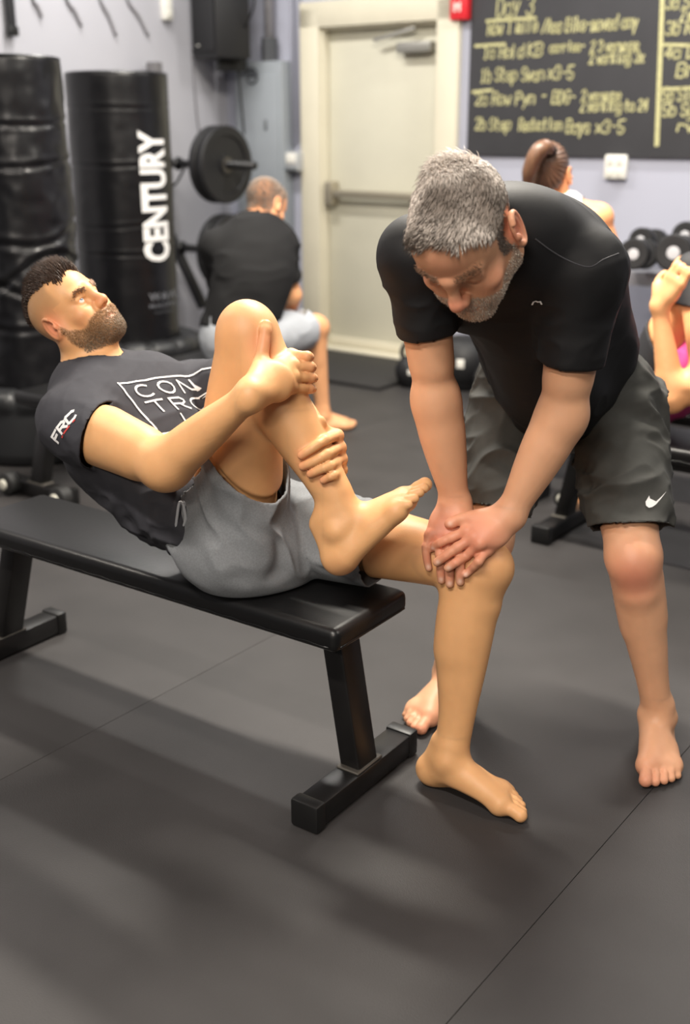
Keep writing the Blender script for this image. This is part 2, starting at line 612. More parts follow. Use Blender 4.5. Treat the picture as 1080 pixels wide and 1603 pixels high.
def foot(f, ank, fwd, up, med, s=1.0, cut=True, spread=1.0, tw=0.0):
    """ank: point on the sole below the ankle joint"""
    fw = nrm(fwd); u = nrm(up - fw * (np.asarray(up) @ fw)); m = np.cross(u, fw); m = m if m @ med > 0 else -m
    P = lambda a, b, c: ank + s * (fw * a + m * b + u * c)
    f.cone(P(0, 0, 0.11), P(-0.012, 0, 0.05), 0.035 * s, 0.036 * s, 0.02)
    f.ell(P(-0.046, 0, 0.034), V(0.037, 0.031, 0.036) * s, np.stack([fw, m, u], 1), 0.02)
    f.cone(P(-0.05, 0, 0.05), P(-0.03, 0, 0.115), 0.022 * s, 0.016 * s, 0.02)
    f.ell(P(0.004, 0.030, 0.088), 0.013 * s, None, 0.022)
    f.ell(P(-0.006, -0.029, 0.078), 0.013 * s, None, 0.022)
    f.cone(P(0.0, 0.004, 0.072), P(0.105, 0.012, 0.036), 0.036 * s, 0.026 * s, 0.025)
    f.cone(P(0.06, -0.012, 0.035), P(0.125, -0.02, 0.022), 0.028 * s, 0.018 * s, 0.025)
    f.cone(P(-0.03, -0.014, 0.028), P(0.115, -0.034, 0.018), 0.027 * s, 0.018 * s, 0.02)
    f.cone(P(0.135, 0.028, 0.023), P(0.112, -0.032, 0.019), 0.023 * s, 0.018 * s, 0.016)
    f.cone(P(0.03, 0.012, 0.045), P(0.135, 0.028, 0.026), 0.026 * s, 0.022 * s, 0.02)
    f.ell(P(0.045, 0.042, 0.0), V(0.06, 0.022, 0.02) * s, np.stack([fw, m, u], 1), 0.02, 's')
    g = Field()
    for (a, b, c, d, e, r) in ((0.145, 0.031, 0.195, 0.034, 0.016, 0.0155), (0.14, 0.008, 0.188, 0.012, 0.012, 0.0105), (0.135, -0.009, 0.177, -0.008, 0.012, 0.0098),
                               (0.127, -0.023, 0.163, -0.025, 0.011, 0.0093), (0.117, -0.036, 0.147, -0.040, 0.011, 0.009)):
        mid = P((a + c) / 2, b * 1.0 + (d - b) / 2, 0.021)
        g.cone(P(a, b, 0.022), mid, r * s * 0.95, r * s * 0.9, 0.003)
        g.cone(mid, P(c - r * 0.6, d, e), r * s * 0.9, r * s * 1.0, 0.004)
    f.sub(g, 0.008)
    if cut: f.plane(P(0, 0, 0.0), -u, 0.006, *around([P(-0.1, -0.07, -0.03), P(0.22, 0.07, 0.04), P(-0.1, 0.07, -0.03), P(0.22, -0.07, -0.03)], 0.01))
    return P
def arm_upper(f, sh, el, bd, s=1.0, k=0.03):
    """bd: the side of the biceps"""
    ax = el - sh
    f.chain([sh, sh + ax * 0.3, sh + ax * 0.65, el], [0.058 * s, 0.053 * s, 0.047 * s, 0.044 * s], k)
    f.cone(sh + ax * 0.35 + bd * 0.016, sh + ax * 0.74 + bd * 0.015, 0.041 * s, 0.036 * s, 0.022)
    f.cone(sh + ax * 0.3 - bd * 0.016, sh + ax * 0.7 - bd * 0.012, 0.040 * s, 0.034 * s, k)
def arm_fore(f, el, wr, flat, s=1.0, k=0.025):
    ax = wr - el
    f.ell(el, 0.044 * s, None, k)
    f.chain([el, el + ax * 0.22, el + ax * 0.5, el + ax * 0.8, wr], [0.044 * s, 0.049 * s, 0.043 * s, 0.033 * s, 0.030 * s], k, (flat, 0.9))
def torso(f, spine, left, fronts, W, D, k=0.05):
    """spine from the pelvis to the base of the neck; half widths and half depths at each"""
    for i in range(len(spine) - 1):
        f.cone(spine[i], spine[i + 1], W[i], W[i + 1], k, (fronts[i], D[i] / W[i]))
def finger(f, pts, r0, r1, k=0.004):
    n = len(pts)
    rs = [r0 + (r1 - r0) * i / (n - 1) for i in range(n)]
    f.chain(pts, rs, k, n=2)
def hand(f, wr, mcps, fingers, thumb, back, s=1.0):
    """mcps: knuckles index..little; fingers: [PIP, DIP, tip] of each; thumb: [CMC, MCP, IP, tip]"""
    cen = np.mean(mcps, 0)
    back = nrm(back)
    for i, m in enumerate(mcps):
        side = (m - cen)
        f.cone(wr + side * 0.45, m, 0.0185 * s, 0.0125 * s, 0.016)
    f.ell((wr * 0.45 + cen * 0.55) - back * 0.004, V(0.036, 0.036, 0.017) * s, zto(back), 0.02)
    f.cone(wr, lerp(thumb[1], wr, 0.15), 0.02 * s, 0.0145 * s, 0.016)
    for m in mcps: f.ell(m + back * 0.003, 0.0115 * s, None, 0.006)
    g = Field()
    rr = (0.0098, 0.0102, 0.0097, 0.0086)
    for m, fp, r in zip(mcps, fingers, rr):
        q = Field()
        finger(q, [m] + list(fp), r * 1.08 * s, r * 0.86 * s)
        q.ell(fp[0], r * 1.05 * s, None, 0.004)
        g.sub(q, 0.0025)
    f.sub(g, 0.008)
    q = Field()
    finger(q, thumb, 0.0150 * s, 0.0098 * s, 0.006)
    q.ell(lerp(thumb[2], thumb[3], 0.65), 0.0115 * s, None, 0.005)
    f.sub(q, 0.012)
def head(f, c, R, s=1.0, eyes=0.6):
    """c: centre between the ears at eye level; R columns: left, forward, up"""
    P = lambda x, y, z: c + s * (R @ V(x, y, z))
    E = lambda x, y, z, r, k=0.02, m='u', Q=None: f.ell(P(x, y, z), V(*r) * s, R if Q is None else R @ Q, k, m)
    E(0, -0.014, 0.032, (0.076, 0.099, 0.086), 0.02)
    E(0, 0.040, 0.040, (0.060, 0.048, 0.058), 0.03)
    E(0, 0.022, -0.035, (0.060, 0.062, 0.075), 0.03)
    for q in (-1, 1):
        f.cone(P(q * 0.054, -0.002, -0.058), P(q * 0.016, 0.070, -0.102), 0.022 * s, 0.017 * s, 0.03)
        f.cone(P(q * 0.062, -0.004, -0.02), P(q * 0.056, -0.002, -0.058), 0.018 * s, 0.02 * s, 0.03)
        E(q * 0.046, 0.058, -0.028, (0.022, 0.022, 0.016), 0.025)
        E(q * 0.030, 0.066, -0.062, (0.026, 0.020, 0.028), 0.025)
        f.cone(P(q * 0.006, 0.092, 0.017), P(q * 0.044, 0.073, 0.024), 0.0085 * s, 0.0085 * s, 0.016)
    E(0, 0.076, -0.1, (0.026, 0.021, 0.020), 0.025)
    E(0, 0.072, -0.070, (0.030, 0.018, 0.026), 0.02)
    for q in (-1, 1):
        E(q * 0.033, 0.092, 0.000, (0.018, 0.014, 0.0125), 0.014, 's')
        E(q * 0.032, 0.0690, 0.001, (0.0152, 0.0152, 0.0152), 0.006)
        g = 0.0042 * eyes / 0.6
        if eyes: E(q * 0.0325, 0.0865, 0.0005, (0.0132, 0.012, g), 0.002, 's')
        f.cone(P(q * 0.018, 0.083, 0.009), P(q * 0.046, 0.074, 0.008), 0.004 * s, 0.0035 * s, 0.008)
    f.cone(P(0, 0.088, 0.014), P(0, 0.108, -0.026), 0.0085 * s, 0.0105 * s, 0.016)
    E(0, 0.110, -0.032, (0.0115, 0.0115, 0.0105), 0.010)
    for q in (-1, 1):
        E(q * 0.0115, 0.099, -0.036, (0.0078, 0.0115, 0.0085), 0.008)
        E(q * 0.0068, 0.106, -0.0435, (0.0042, 0.0062, 0.005), 0.003, 's')
    f.chain([P(-0.024, 0.079, -0.0715), P(-0.008, 0.0905, -0.066), P(0, 0.0905, -0.0672), P(0.008, 0.0905, -0.066), P(0.024, 0.079, -0.0715)], [0.0035 * s, 0.0052 * s, 0.005 * s, 0.0052 * s, 0.0035 * s], 0.007)
    f.chain([P(-0.021, 0.079, -0.076), P(0, 0.089, -0.079), P(0.021, 0.079, -0.076)], [0.0038 * s, 0.0068 * s, 0.0038 * s], 0.007)
    f.chain([P(-0.024, 0.086, -0.0733), P(0, 0.099, -0.0725), P(0.024, 0.086, -0.0733)], [0.0013 * s] * 3, 0.003, None, 's')
    for q in (-1, 1):
        g = Field()
        a = V(q * 0.085, -0.012, -0.004)
        out = nrm(V(q * 0.97, -0.22, 0.05)); upv = nrm(V(q * 0.12, -0.22, 1.0)); fw = np.cross(out, upv); 
        fw = fw if fw[1] > 0 else -fw
        upv = np.cross(fw, out); upv = upv if upv[2] > 0 else -upv
        Q = np.stack([fw, out, upv], 1)
        g.ell(P(*a), V(0.0195, 0.0065, 0.033) * s, R @ Q, 0.006)
        g.ell(P(*(a - upv * 0.024 + fw * 0.006)), V(0.010, 0.006, 0.012) * s, R @ Q, 0.006)
        g.ell(P(*(a + out * 0.0075 + fw * 0.004 - upv * 0.001)), V(0.0125, 0.0100, 0.021) * s, R @ Q, 0.004, 's')
        rim = []
        for t in np.linspace(-0.25, 1.18, 12):
            an = t * math.pi
            rim.append(P(*(a + out * 0.004 - fw * (0.0185 * math.sin(an)) + upv * (0.0315 * math.cos(an)))))
        g.chain(rim, [0.0042 * s] * 12, 0.003)
        g.ell(P(*(a + fw * 0.014 - upv * 0.006 + out * 0.003)), V(0.005, 0.005, 0.007) * s, R @ Q, 0.004)
        f.sub(g, 0.006)
    return P
def eyeballs(owner, P, R, s, look, iris):
    for q in (-1, 1):
        c = P(q * 0.0322, 0.0705, 0.0008)
        bm = bmesh.new()
        d = nrm(look)
        r = 0.0138 * s
        prof = [(r * math.sin(a), r * math.cos(a)) for a in np.linspace(0.001, math.pi - 0.001, 20)]
        b_lathe(bm, prof, c, zto(d), 24)
        me_cols = []
        bm.verts.ensure_lookup_table()
        for v in bm.verts:
            a = math.acos(max(-1, min(1, float(nrm(np.array(v.co) - c) @ d))))
            me_cols.append((0.01, 0.01, 0.01) if a < 0.2 else iris if a < 0.46 else rgb(228, 215, 208))
        o = bm_obj('eye', bm, mat('eye_surface', (1, 1, 1), 0.12, attr='Col'), owner, True)
        a = o.data.color_attributes.new('Col', 'FLOAT_COLOR', 'POINT')
        a.data.foreach_set('color', np.hstack([np.array(me_cols, np.float32), np.ones((len(me_cols), 1), np.float32)]).ravel())
def strands(name, roots, dirs, length, width, cols, m, parent, bend=None, seg=2):
    """a tuft of short tapering hairs: three-sided blades"""
    n = len(roots)
    length = np.broadcast_to(np.asarray(length, float), (n,))
    dirs = dirs / (np.linalg.norm(dirs, axis=1, keepdims=True) + 1e-9)
    ref = np.where(np.abs(dirs[:, 2:3]) < 0.9, np.array([[0, 0, 1.0]]), np.array([[1.0, 0, 0]]))
    x = np.cross(dirs, ref); x /= np.linalg.norm(x, axis=1, keepdims=True)
    y = np.cross(dirs, x)
    vs = []
    for j in range(seg):
        t = j / seg
        c = roots + dirs * (length * t)[:, None] + (0 if bend is None else bend * (length * t * t)[:, None])
        w = width * (1 - 0.35 * t)
        for a in range(3):
            an = 2 * math.pi * a / 3
            vs.append(c + w * (math.cos(an) * x + math.sin(an) * y))
    vs.append(roots + dirs * length[:, None] + (0 if bend is None else bend * length[:, None]))
    k = len(vs)
    verts = np.stack(vs, 1).reshape(-1, 3)
    fs = []
    for j in range(seg):
        for a in range(3):
            b = (a + 1) % 3
            if j < seg - 1:
                fs += [(j * 3 + a, j * 3 + b, j * 3 + 3 + b), (j * 3 + a, j * 3 + 3 + b, j * 3 + 3 + a)]
            else: fs.append((j * 3 + a, j * 3 + b, k - 1))
    faces = (np.arange(n)[:, None, None] * k + np.array(fs)[None]).reshape(-1, 3)
    return np_mesh(name, verts, faces, m, parent, True, np.repeat(cols, k, 0))
def skin_cols(v, base, red, spots=(), seed=1, pale=()):
    c = np.tile(np.array(base), (len(v), 1))
    n = vnoise(v * 22, seed) * 0.5 + vnoise(v * 70, seed + 1) * 0.25
    c *= (1 + 0.10 * n)[:, None]
    r = np.zeros(len(v))
    for p, rad, a in spots: r = np.maximum(r, a * gauss(v, p, rad))
    c = c * (1 - r[:, None]) + np.array(red) * r[:, None]
    for p, rad, a in pale:
        g = (a * gauss(v, p, rad))[:, None]
        c = c * (1 - g) + np.array(rgb(240, 205, 186)) * g
    return c
def pick(rng, v, q, w, n):
    """n points on faces, chance by area times weight"""
    a = np.linalg.norm(np.cross(v[q[:, 2]] - v[q[:, 0]], v[q[:, 3]] - v[q[:, 1]]), axis=1) * w[q].mean(1)
    i = rng.choice(len(q), n, p=a / a.sum())
    s, t = rng.random((n, 1)), rng.random((n, 1))
    p = v[q[i]]
    return (p[:, 0] * (1 - s) + p[:, 1] * s) * (1 - t) + (p[:, 3] * (1 - s) + p[:, 2] * s) * t, q[i][:, 0]
def wrinkle(v, n, freq, amp, d=None, st=4.0, seed=0, ridge=True):
    """cloth relief: noise drawn out along direction d"""
    p = v.copy()
    if d is not None:
        d = nrm(d)
        p = v - (v @ d)[:, None] * d * (1 - 1 / st)
    w = vnoise(p * freq + 0.35 * vnoise(v * freq * 0.5, seed + 9)[:, None], seed)
    if ridge: w = 1 - 2 * np.abs(w) - 0.35
    return v + n * (w * amp)[:, None] if not hasattr(amp, '__len__') else v + n * (w * amp)[:, None]
def outside(v, boxes):
    m = np.ones(len(v))
    for l, u, r in boxes: m[np.all((v > l - 0.006) & (v < u + 0.006), axis=1)] = 0
    return m

# ------------------------------------------------------------------ floor and bench
RX = V(0.800, -0.600, 0)      # along the door wall, to the right
RY = V(0.600, 0.800, 0)       # away from the camera, square to it
AZ = math.atan2(RX[1], RX[0])
def room(a, b, z=0.0): return RX * a + RY * b + V(0, 0, z)
def to_room(p): return V(p @ RX, p @ RY, p[2])

rubber = mat('black_rubber', rgb(50, 48, 48), 0.55, 0, 0.35, 0.3, 350, 0.24, 3.0, detail=9)
ff = bpy.data.objects.new('floor', None)
link(ff)
ff['kind'] = 'structure'
bm = bmesh.new()
b_box(bm, (0, 0, 0), (16, 16, 0.02), None)
sub = bm_obj('subfloor', bm, mat('dark_seam', rgb(30, 29, 29), 0.9), ff)
sub.location = (0, 4, -0.026)
sub.rotation_euler[2] = AZ
mat_me = None
rnd = random.Random(5)
MW, ML = 1.215, 7.3
a0 = (RX @ V(0.40, 1.80, 0)) - MW * 5
for i in range(-1, 10):
    for j in range(-1, 2):
        c = room(a0 + (i + 0.5) * MW, -3.0 + (j + 0.5) * ML + (0.0 if i % 2 else 3.1), -0.008)
        if mat_me is None:
            bm = bmesh.new()
            b_box(bm, (0, 0, 0), (MW - 0.0012, ML - 0.0012, 0.016), None, 0.0006, 1)
            o = bm_obj('rubber_mat', bm, rubber, ff)
            mat_me = o.data
        else: o = link(bpy.data.objects.new('rubber_mat', mat_me), ff)
        o.location = c
        o.rotation_euler[2] = AZ

EX = V(-0.818, 0.575, 0); EY = V(0.575, 0.818, 0)
BC = V(-0.032, 2.128, 0)
BC = atz(515, 986, 0.43) * V(1, 1, 0)
def B(a, c, z): return BC + EX * a + EY * c + V(0, 0, z)
BR = np.stack([EX, EY, V(0, 0, 1)], 1)
vinyl = mat('black_vinyl', rgb(15, 15, 16), 0.36, 0, 0.42, 0.12, 120, 0.1, 6)
steel = mat('black_steel', rgb(19, 18, 18), 0.38, 0.0, 0.42, 0.06, 300, 0.2, 14)
bench = thing('flat_bench', 'black padded flat bench that the reclining man sits and leans on', 'bench')
bench.location = B(0.6, 0.14, 0)
bench.rotation_euler[2] = math.atan2(EX[1], EX[0])
bm = bmesh.new()
b_box(bm, (0, 0, 0.402), (1.24, 0.285, 0.056), None, 0.02, 4)
pad = bm_obj('seat_pad', bm, vinyl, bench, True)
bm = bmesh.new()
for q in (-1, 1):
    b_tube(bm, [(x, q * 0.1405, 0.388 + 0.0015 * math.sin(x * 90)) for x in np.linspace(-0.6, 0.6, 60)], 0.0028, 6)
for q in (-1, 1):
    b_tube(bm, [(q * 0.6185, y, 0.388) for y in np.linspace(-0.125, 0.125, 12)], 0.0028, 6)
bm_obj('piping', bm, vinyl, pad, True)
bm = bmesh.new()
rn = random.Random(2)
for i in range(26):
    x = rn.uniform(-0.5, 0.6); 
    p = np.array([x, -0.132, 0.374])
    b_tube(bm, [p, p + V(rn.uniform(-.012, .012), -0.004, -rn.uniform(.004, .012)), p + V(rn.uniform(-.02, .02), -0.006, -rn.uniform(.008, .02))], 0.0008, 4)
ft = bm_obj('frayed_thread', bm, vinyl, pad); ft['kind'] = 'stuff'
bm = bmesh.new()
b_box(bm, (0, 0, 0.346), (1.12, 0.06, 0.052), None, 0.004, 2)
bm_obj('beam', bm, steel, bench, angle=40)
for q in (-1, 1):
    x1 = q * 0.575; x0 = q * 0.535
    sy = 0.04 if q < 0 else 0.055
    top, bot = V(x0, sy * 0.3, 0.368), V(x1 + q * 0.03, sy * 0.8, 0.055)
    bm = bmesh.new()
    d = nrm(top - bot)
    xx = nrm(np.cross(V(0, 1, 0), d))
    Rm = np.stack([xx, np.cross(d, xx), d], 1)
    b_box(bm, (top + bot) / 2, (0.052, 0.074, np.linalg.norm(top - bot)), Rm, 0.005, 2)
    bm_obj('post', bm, steel, bench, angle=40)
    bm = bmesh.new()
    xb = x1 + q * 0.03
    b_box(bm, (xb, sy, 0.034), (0.066, 0.36, 0.056), None, 0.006, 2)
    base = bm_obj('foot_bar', bm, steel, bench, angle=40)
    for w in (-1, 1):
        bm = bmesh.new()
        b_box(bm, (xb, w * 0.186 + sy, 0.034), (0.072, 0.034, 0.066), None, 0.006, 2)
        bm_obj('end_cap', bm, mat('black_plastic', rgb(15, 15, 15), 0.45), base, angle=40)
    bm = bmesh.new()
    b_box(bm, (xb, sy * 0.8, 0.064), (0.06, 0.1, 0.006), None, 0.002, 1)
    bm_obj('weld_plate', bm, mat('dull_steel', rgb(92, 88, 82), 0.45, 0.6), base)

# ------------------------------------------------------------------ walls, door and what hangs on them
BW, AW = 5.945, -5.45            # door wall and left wall, in room coordinates
RM = np.stack([RX, RY, V(0, 0, 1)], 1)
def on_back(px, py, b=BW):
    d = at(px, py, 2.0) - V(0, 0, CAM_H)
    t = (b - V(0, 0, CAM_H) @ RY) / (d @ RY)
    q = V(0, 0, CAM_H) + d * t
    return V(q @ RX, q @ RY, q[2])
def rbox(bm, a0, a1, b0, b1, z0, z1, bevel=0.0):
    return b_box(bm, room((a0 + a1) / 2, (b0 + b1) / 2, (z0 + z1) / 2), (a1 - a0, b1 - b0, z1 - z0), RM, bevel)
def rth(name, label, cat, a, b, z, group=None):
    t = thing(name, label, cat, tuple(room(a, b, z)), AZ, group)
    return t
def lbox(name, parent, c, s, m, bevel=0.0, R=None):
    """a box in the axes of its thing"""
    bm = bmesh.new()
    b_box(bm, c, s, R, bevel)
    return bm_obj(name, bm, m, parent, angle=40)
def struct(name, bm, m):
    o = bm_obj(name, bm, m)
    o['kind'] = 'structure'
    return o
paint = mat('lavender_grey_paint', rgb(170, 172, 186), 0.75, 0, 0.3, 0.05, 90, 0.03, 3)
cream = mat('cream_paint', rgb(208, 202, 182), 0.5, 0, 0.4, 0.03, 60, 0.03, 5)
doorp = mat('pale_door_paint', rgb(198, 195, 178), 0.5, 0, 0.4, 0.03, 60, 0.03, 5)
DA0, DA1, DZ = -4.66, -3.755, 2.02       # the door opening
bm = bmesh.new()
rbox(bm, AW - 0.15, DA0, BW, BW + 0.16, 0, 3.9)
rbox(bm, DA1, 3.0, BW, BW + 0.16, 0, 3.9)
rbox(bm, DA0, DA1, BW, BW + 0.16, DZ, 3.9)
wb = struct('wall_back', bm, paint)
bm = bmesh.new()
rbox(bm, AW - 0.15, AW, -2.0, BW, 0, 3.9)
struct('wall_left', bm, mat('pale_grey_paint', rgb(174, 174, 181), 0.75, 0, 0.3, 0.05, 90, 0.03, 3))

dr = bpy.data.objects.new('door_1', None)
dr.location = room((DA0 + DA1) / 2, BW, 0)
dr.rotation_euler[2] = AZ
link(dr)
dr['kind'] = 'structure'
wd = DA1 - DA0
fr = bmesh.new()
for q in (-1, 1): b_box(fr, (q * (wd / 2 + 0.055), -0.01, DZ / 2 + 0.05), (0.15, 0.05, DZ + 0.10), None, 0.006)
b_box(fr, (0, -0.01, DZ + 0.06), (wd + 0.26, 0.05, 0.15), None, 0.006)
for q in (-1, 1): b_box(fr, (q * (wd / 2 - 0.015), 0.055, DZ / 2), (0.035, 0.12, DZ), None, 0.004)
b_box(fr, (0, 0.055, DZ - 0.012), (wd, 0.12, 0.035), None, 0.004)
bm_obj('door_frame', fr, cream, dr, angle=40)
lbox('door_panel', dr, (0, 0.08, DZ / 2 + 0.01), (wd - 0.07, 0.045, DZ - 0.05), doorp, 0.003)
lbox('threshold', dr, (0, 0.03, 0.014), (wd + 0.1, 0.16, 0.028), cream, 0.004)
lbox('door_sweep', dr, (0, 0.05, 0.06), (wd - 0.08, 0.02, 0.055), cream, 0.003)
alu = mat('brushed_aluminium', rgb(176, 168, 150), 0.35, 0.6, 0.5)
lbox('push_bar', dr, (0.02, -0.005, 1.02), (wd - 0.20, 0.04, 0.045), alu, 0.008)
hb = lbox('bar_housing', dr, (-wd / 2 + 0.085, 0.01, 1.02), (0.06, 0.085, 0.15), alu, 0.012)
lbox('bar_housing', dr, (wd / 2 - 0.085, 0.01, 1.02), (0.06, 0.085, 0.15), alu, 0.012)
gm = mat('grey_metal', rgb(150, 148, 142), 0.4, 0.5)
cl = lbox('door_closer', dr, (wd / 2 - 0.19, 0.015, DZ - 0.15), (0.24, 0.07, 0.06), gm, 0.008)
lbox('closer_arm', cl, (wd / 2 - 0.33, -0.01, DZ - 0.075), (0.30, 0.02, 0.02), gm, 0.003, np.array([[math.cos(.18), 0, -math.sin(.18)], [0, 1, 0], [math.sin(.18), 0, math.cos(.18)]]))

# chalkboard with the day's exercises
b_lt, b_bt = on_back(735, 120), 1.268
BA0, BA1 = -3.555, -1.55
brd = rth('chalkboard', 'big black chalkboard on the wall with yellow chalk workout notes', 'chalkboard', (BA0 + BA1) / 2, BW - 0.011, 1.268)
slate = mat('chalk_slate', rgb(64, 64, 67), 0.8, 0, 0.3, 0.05, 50, 0.14, 2.5, detail=6)
lbox('board_panel', brd, (0, 0, 0.75), (BA1 - BA0, 0.022, 1.5), slate, 0.003)
chalk = mat('yellow_chalk', rgb(190, 186, 140), 0.95, 0, 0.1, 0, 0, 0.3, 90)
bo = V((BA0 + BA1) / 2, 0, 1.268)
def chalk_line(px, py, px2, text, h, name='chalk_writing'):
    q = on_back(px, py, BW - 0.024)
    q2 = on_back(px2, py, BW - 0.024)
    st, w = strokes(text, h, rnd, 1.2, 0.22, 0.12)
    sx = (q2[0] - q[0]) / w
    bm = bmesh.new()
    for s in st: ribbon(bm, [(x * sx, y) for x, y in s], 0.0095, lambda x, y: (q[0] - bo[0] + x, -0.0128, q[2] - bo[2] + y))
    o = bm_obj(name, bm, chalk, brd)
    o['kind'] = 'stuff'
def chalk_rule(p0, p1, w=0.016):
    a, b = on_back(*p0, BW - 0.024), on_back(*p1, BW - 0.024)
    bm = bmesh.new()
    ribbon(bm, [(a[0], a[2]), (b[0], b[2])], w, lambda x, y: (x - bo[0], -0.0128, y - bo[2]))
    bm_obj('chalk_rule', bm, chalk, brd)
rnd = random.Random(11)
for px, py, px2, t, h in ((777, 26, 836, 'Day 3', 0.10), (763, 54, 842, 'Row 1 mile', 0.068), (848, 52, 998, '/Ass Bike-moved any', 0.068), (756, 92, 820, '1a Hold', 0.066), (826, 88, 850, 'KB', 0.066), (860, 82, 916, 'carries-', 0.05),
                          (924, 82, 1000, '2 3 warmups', 0.054), (922, 100, 1008, '2 working 3x', 0.054), (752, 128, 852, '1b Step Swan', 0.068), (858, 124, 898, 'x3-5', 0.066), (744, 164, 838, '2a Row Pyn', 0.066), (846, 158, 858, '-', 0.05), (864, 162, 902, 'BDG-', 0.066),
                          (910, 158, 972, '2 warmups', 0.054), (908, 174, 1014, '2 working to 24', 0.054), (744, 203, 800, '2b Step', 0.062), (812, 204, 880, 'Reduction', 0.062), (886, 208, 924, 'Bays', 0.068), (932, 208, 978, 'x3-5', 0.066),
                          (1042, 14, 1080, '3a S', 0.06), (1064, 34, 1090, '2 wk', 0.06), (1042, 54, 1084, '3b R', 0.06), (1040, 92, 1088, '4a D', 0.06), (1058, 120, 1090, 'Br', 0.066), (1036, 158, 1088, '5a Sit', 0.06), (1036, 182, 1088, '5b Sg', 0.06), (1060, 206, 1090, 'rw', 0.05)):
    chalk_line(px, py, px2, t, h)
for p0, p1 in (((762, 33), (838, 28)), ((744, 72), (790, 69)), ((740, 144), (770, 141)), ((1038, 70), (1090, 71)), ((1034, 140), (1090, 137))): chalk_rule(p0, p1)
chalk_rule((1037, -8), (1028, 226), 0.024)

red = mat('red_plastic', rgb(206, 36, 46), 0.4)
white = mat('white_plastic', rgb(226, 224, 216), 0.45)
q = on_back(726, 14)
al = rth('fire_alarm_pull', 'red fire alarm box on the wall between door frame and chalkboard', 'alarm', q[0], BW - 0.03, q[2])
lbox('housing', al, (0, 0, 0.02), (0.115, 0.06, 0.16), red, 0.006)
bm = bmesh.new()
for px in (-0.022, 0.010):
    b_box(bm, (px, -0.033, 0.006), (0.012, 0.006, 0.05), None, 0.001)
b_box(bm, (-0.006, -0.033, 0.012), (0.03, 0.006, 0.012), None, 0.001)
o = bm_obj('white_handle', bm, white, al); o['kind'] = 'stuff'
q = on_back(967, 261)
ot = rth('wall_outlet', 'white four-gang outlet box on the wall below the chalkboard', 'outlet', q[0], BW - 0.02, q[2])
lbox('box', ot, (0, 0, 0), (0.125, 0.04, 0.125), white, 0.008)
for i in (-1, 1):
    for j in (-1, 1): lbox('socket', ot, (i * 0.027, -0.022, j * 0.03), (0.036, 0.008, 0.044), mat('ivory_plastic', rgb(214, 212, 202), 0.4), 0.004)
# electric panel with conduit
pn = mat('panel_grey_paint', rgb(146, 152, 158), 0.5, 0.1, 0.4, 0.03, 60, 0.04, 6)
q0, q1 = on_back(367, 98, BW - 0.11), on_back(441, 98, BW - 0.11)
ep = rth('electric_panel', 'tall grey steel electric panel on the wall left of the door', 'panel', (q0[0] + q1[0]) / 2, BW - 0.06, 0.55)
pw = q1[0] - q0[0]
ph = q0[2] - 0.55
lbox('cabinet', ep, (0, 0, ph / 2), (pw, 0.11, ph), pn, 0.006)
dp = lbox('panel_door', ep, (-0.0, -0.06, ph / 2 - 0.02), (pw * 0.86, 0.012, ph * 0.9), pn, 0.004)
lbox('latch', dp, (pw * 0.18, -0.07, ph * 0.70), (0.022, 0.01, 0.06), mat('dark_grey', rgb(104, 108, 112), 0.5), 0.003)
bm = bmesh.new()
qq = on_back(395, 119, BW - 0.126)
cx, cz = qq[0] - (q0[0] + q1[0]) / 2, qq[2] - 0.55
b_tube(bm, [(cx + 0.046 * math.cos(t), -0.069, cz + 0.046 * math.sin(t)) for t in np.linspace(0, 2 * math.pi, 25)], 0.008, 6)
b_box(bm, (cx, -0.069, cz), (0.10, 0.006, 0.022))
b_box(bm, (cx, -0.0695, cz + 0.01), (0.045, 0.006, 0.03))
o = bm_obj('round_emblem', bm, mat('emblem_grey', rgb(74, 78, 84), 0.5), dp); o['kind'] = 'stuff'
qc = on_back(422, 80, BW - 0.06)
cx = qc[0] - (q0[0] + q1[0]) / 2
bm = bmesh.new()
b_tube(bm, [(cx, 0.0, ph + 0.10), (cx, 0.0, 3.2)], 0.03, 12)
bm_obj('conduit', bm, mat('galvanised', rgb(170, 168, 172), 0.45, 0.3), ep, True)
bm = bmesh.new()
b_tube(bm, [(cx, 0.0, ph - 0.01), (cx, 0.0, ph + 0.14)], 0.052, 8)
bm_obj('coupling', bm, mat('dark_fitting', rgb(70, 72, 76), 0.5), ep)
q = on_back(452, 252)
sw = rth('switch_box', 'small light switch box on the wall beside the door frame', 'switch', q[0] + 0.08, BW - 0.06, q[2])
lbox('box', sw, (0.01, 0.015, 0), (0.12, 0.08, 0.12), mat('grey_box', rgb(168, 170, 172), 0.5), 0.006)
lbox('toggle_plate', sw, (0.01, -0.028, 0.02), (0.08, 0.01, 0.06), white, 0.004)
lbox('toggle', sw, (0.01, -0.035, -0.045), (0.1, 0.01, 0.02), mat('dark_grey', rgb(104, 108, 112), 0.5), 0.003)
# two thin conduits beside the frame
cd = rth('wall_conduit', 'thin painted conduit running up the wall beside the panel', 'conduit', on_back(452, 100)[0] + 0.05, BW - 0.02, 1.30)
for k in (0, 0.05):
    bm = bmesh.new()
    b_tube(bm, [(k, 0, 0.02), (k, 0, 2.4)], 0.014, 10)
    bm_obj('pipe', bm, paint, cd, True)

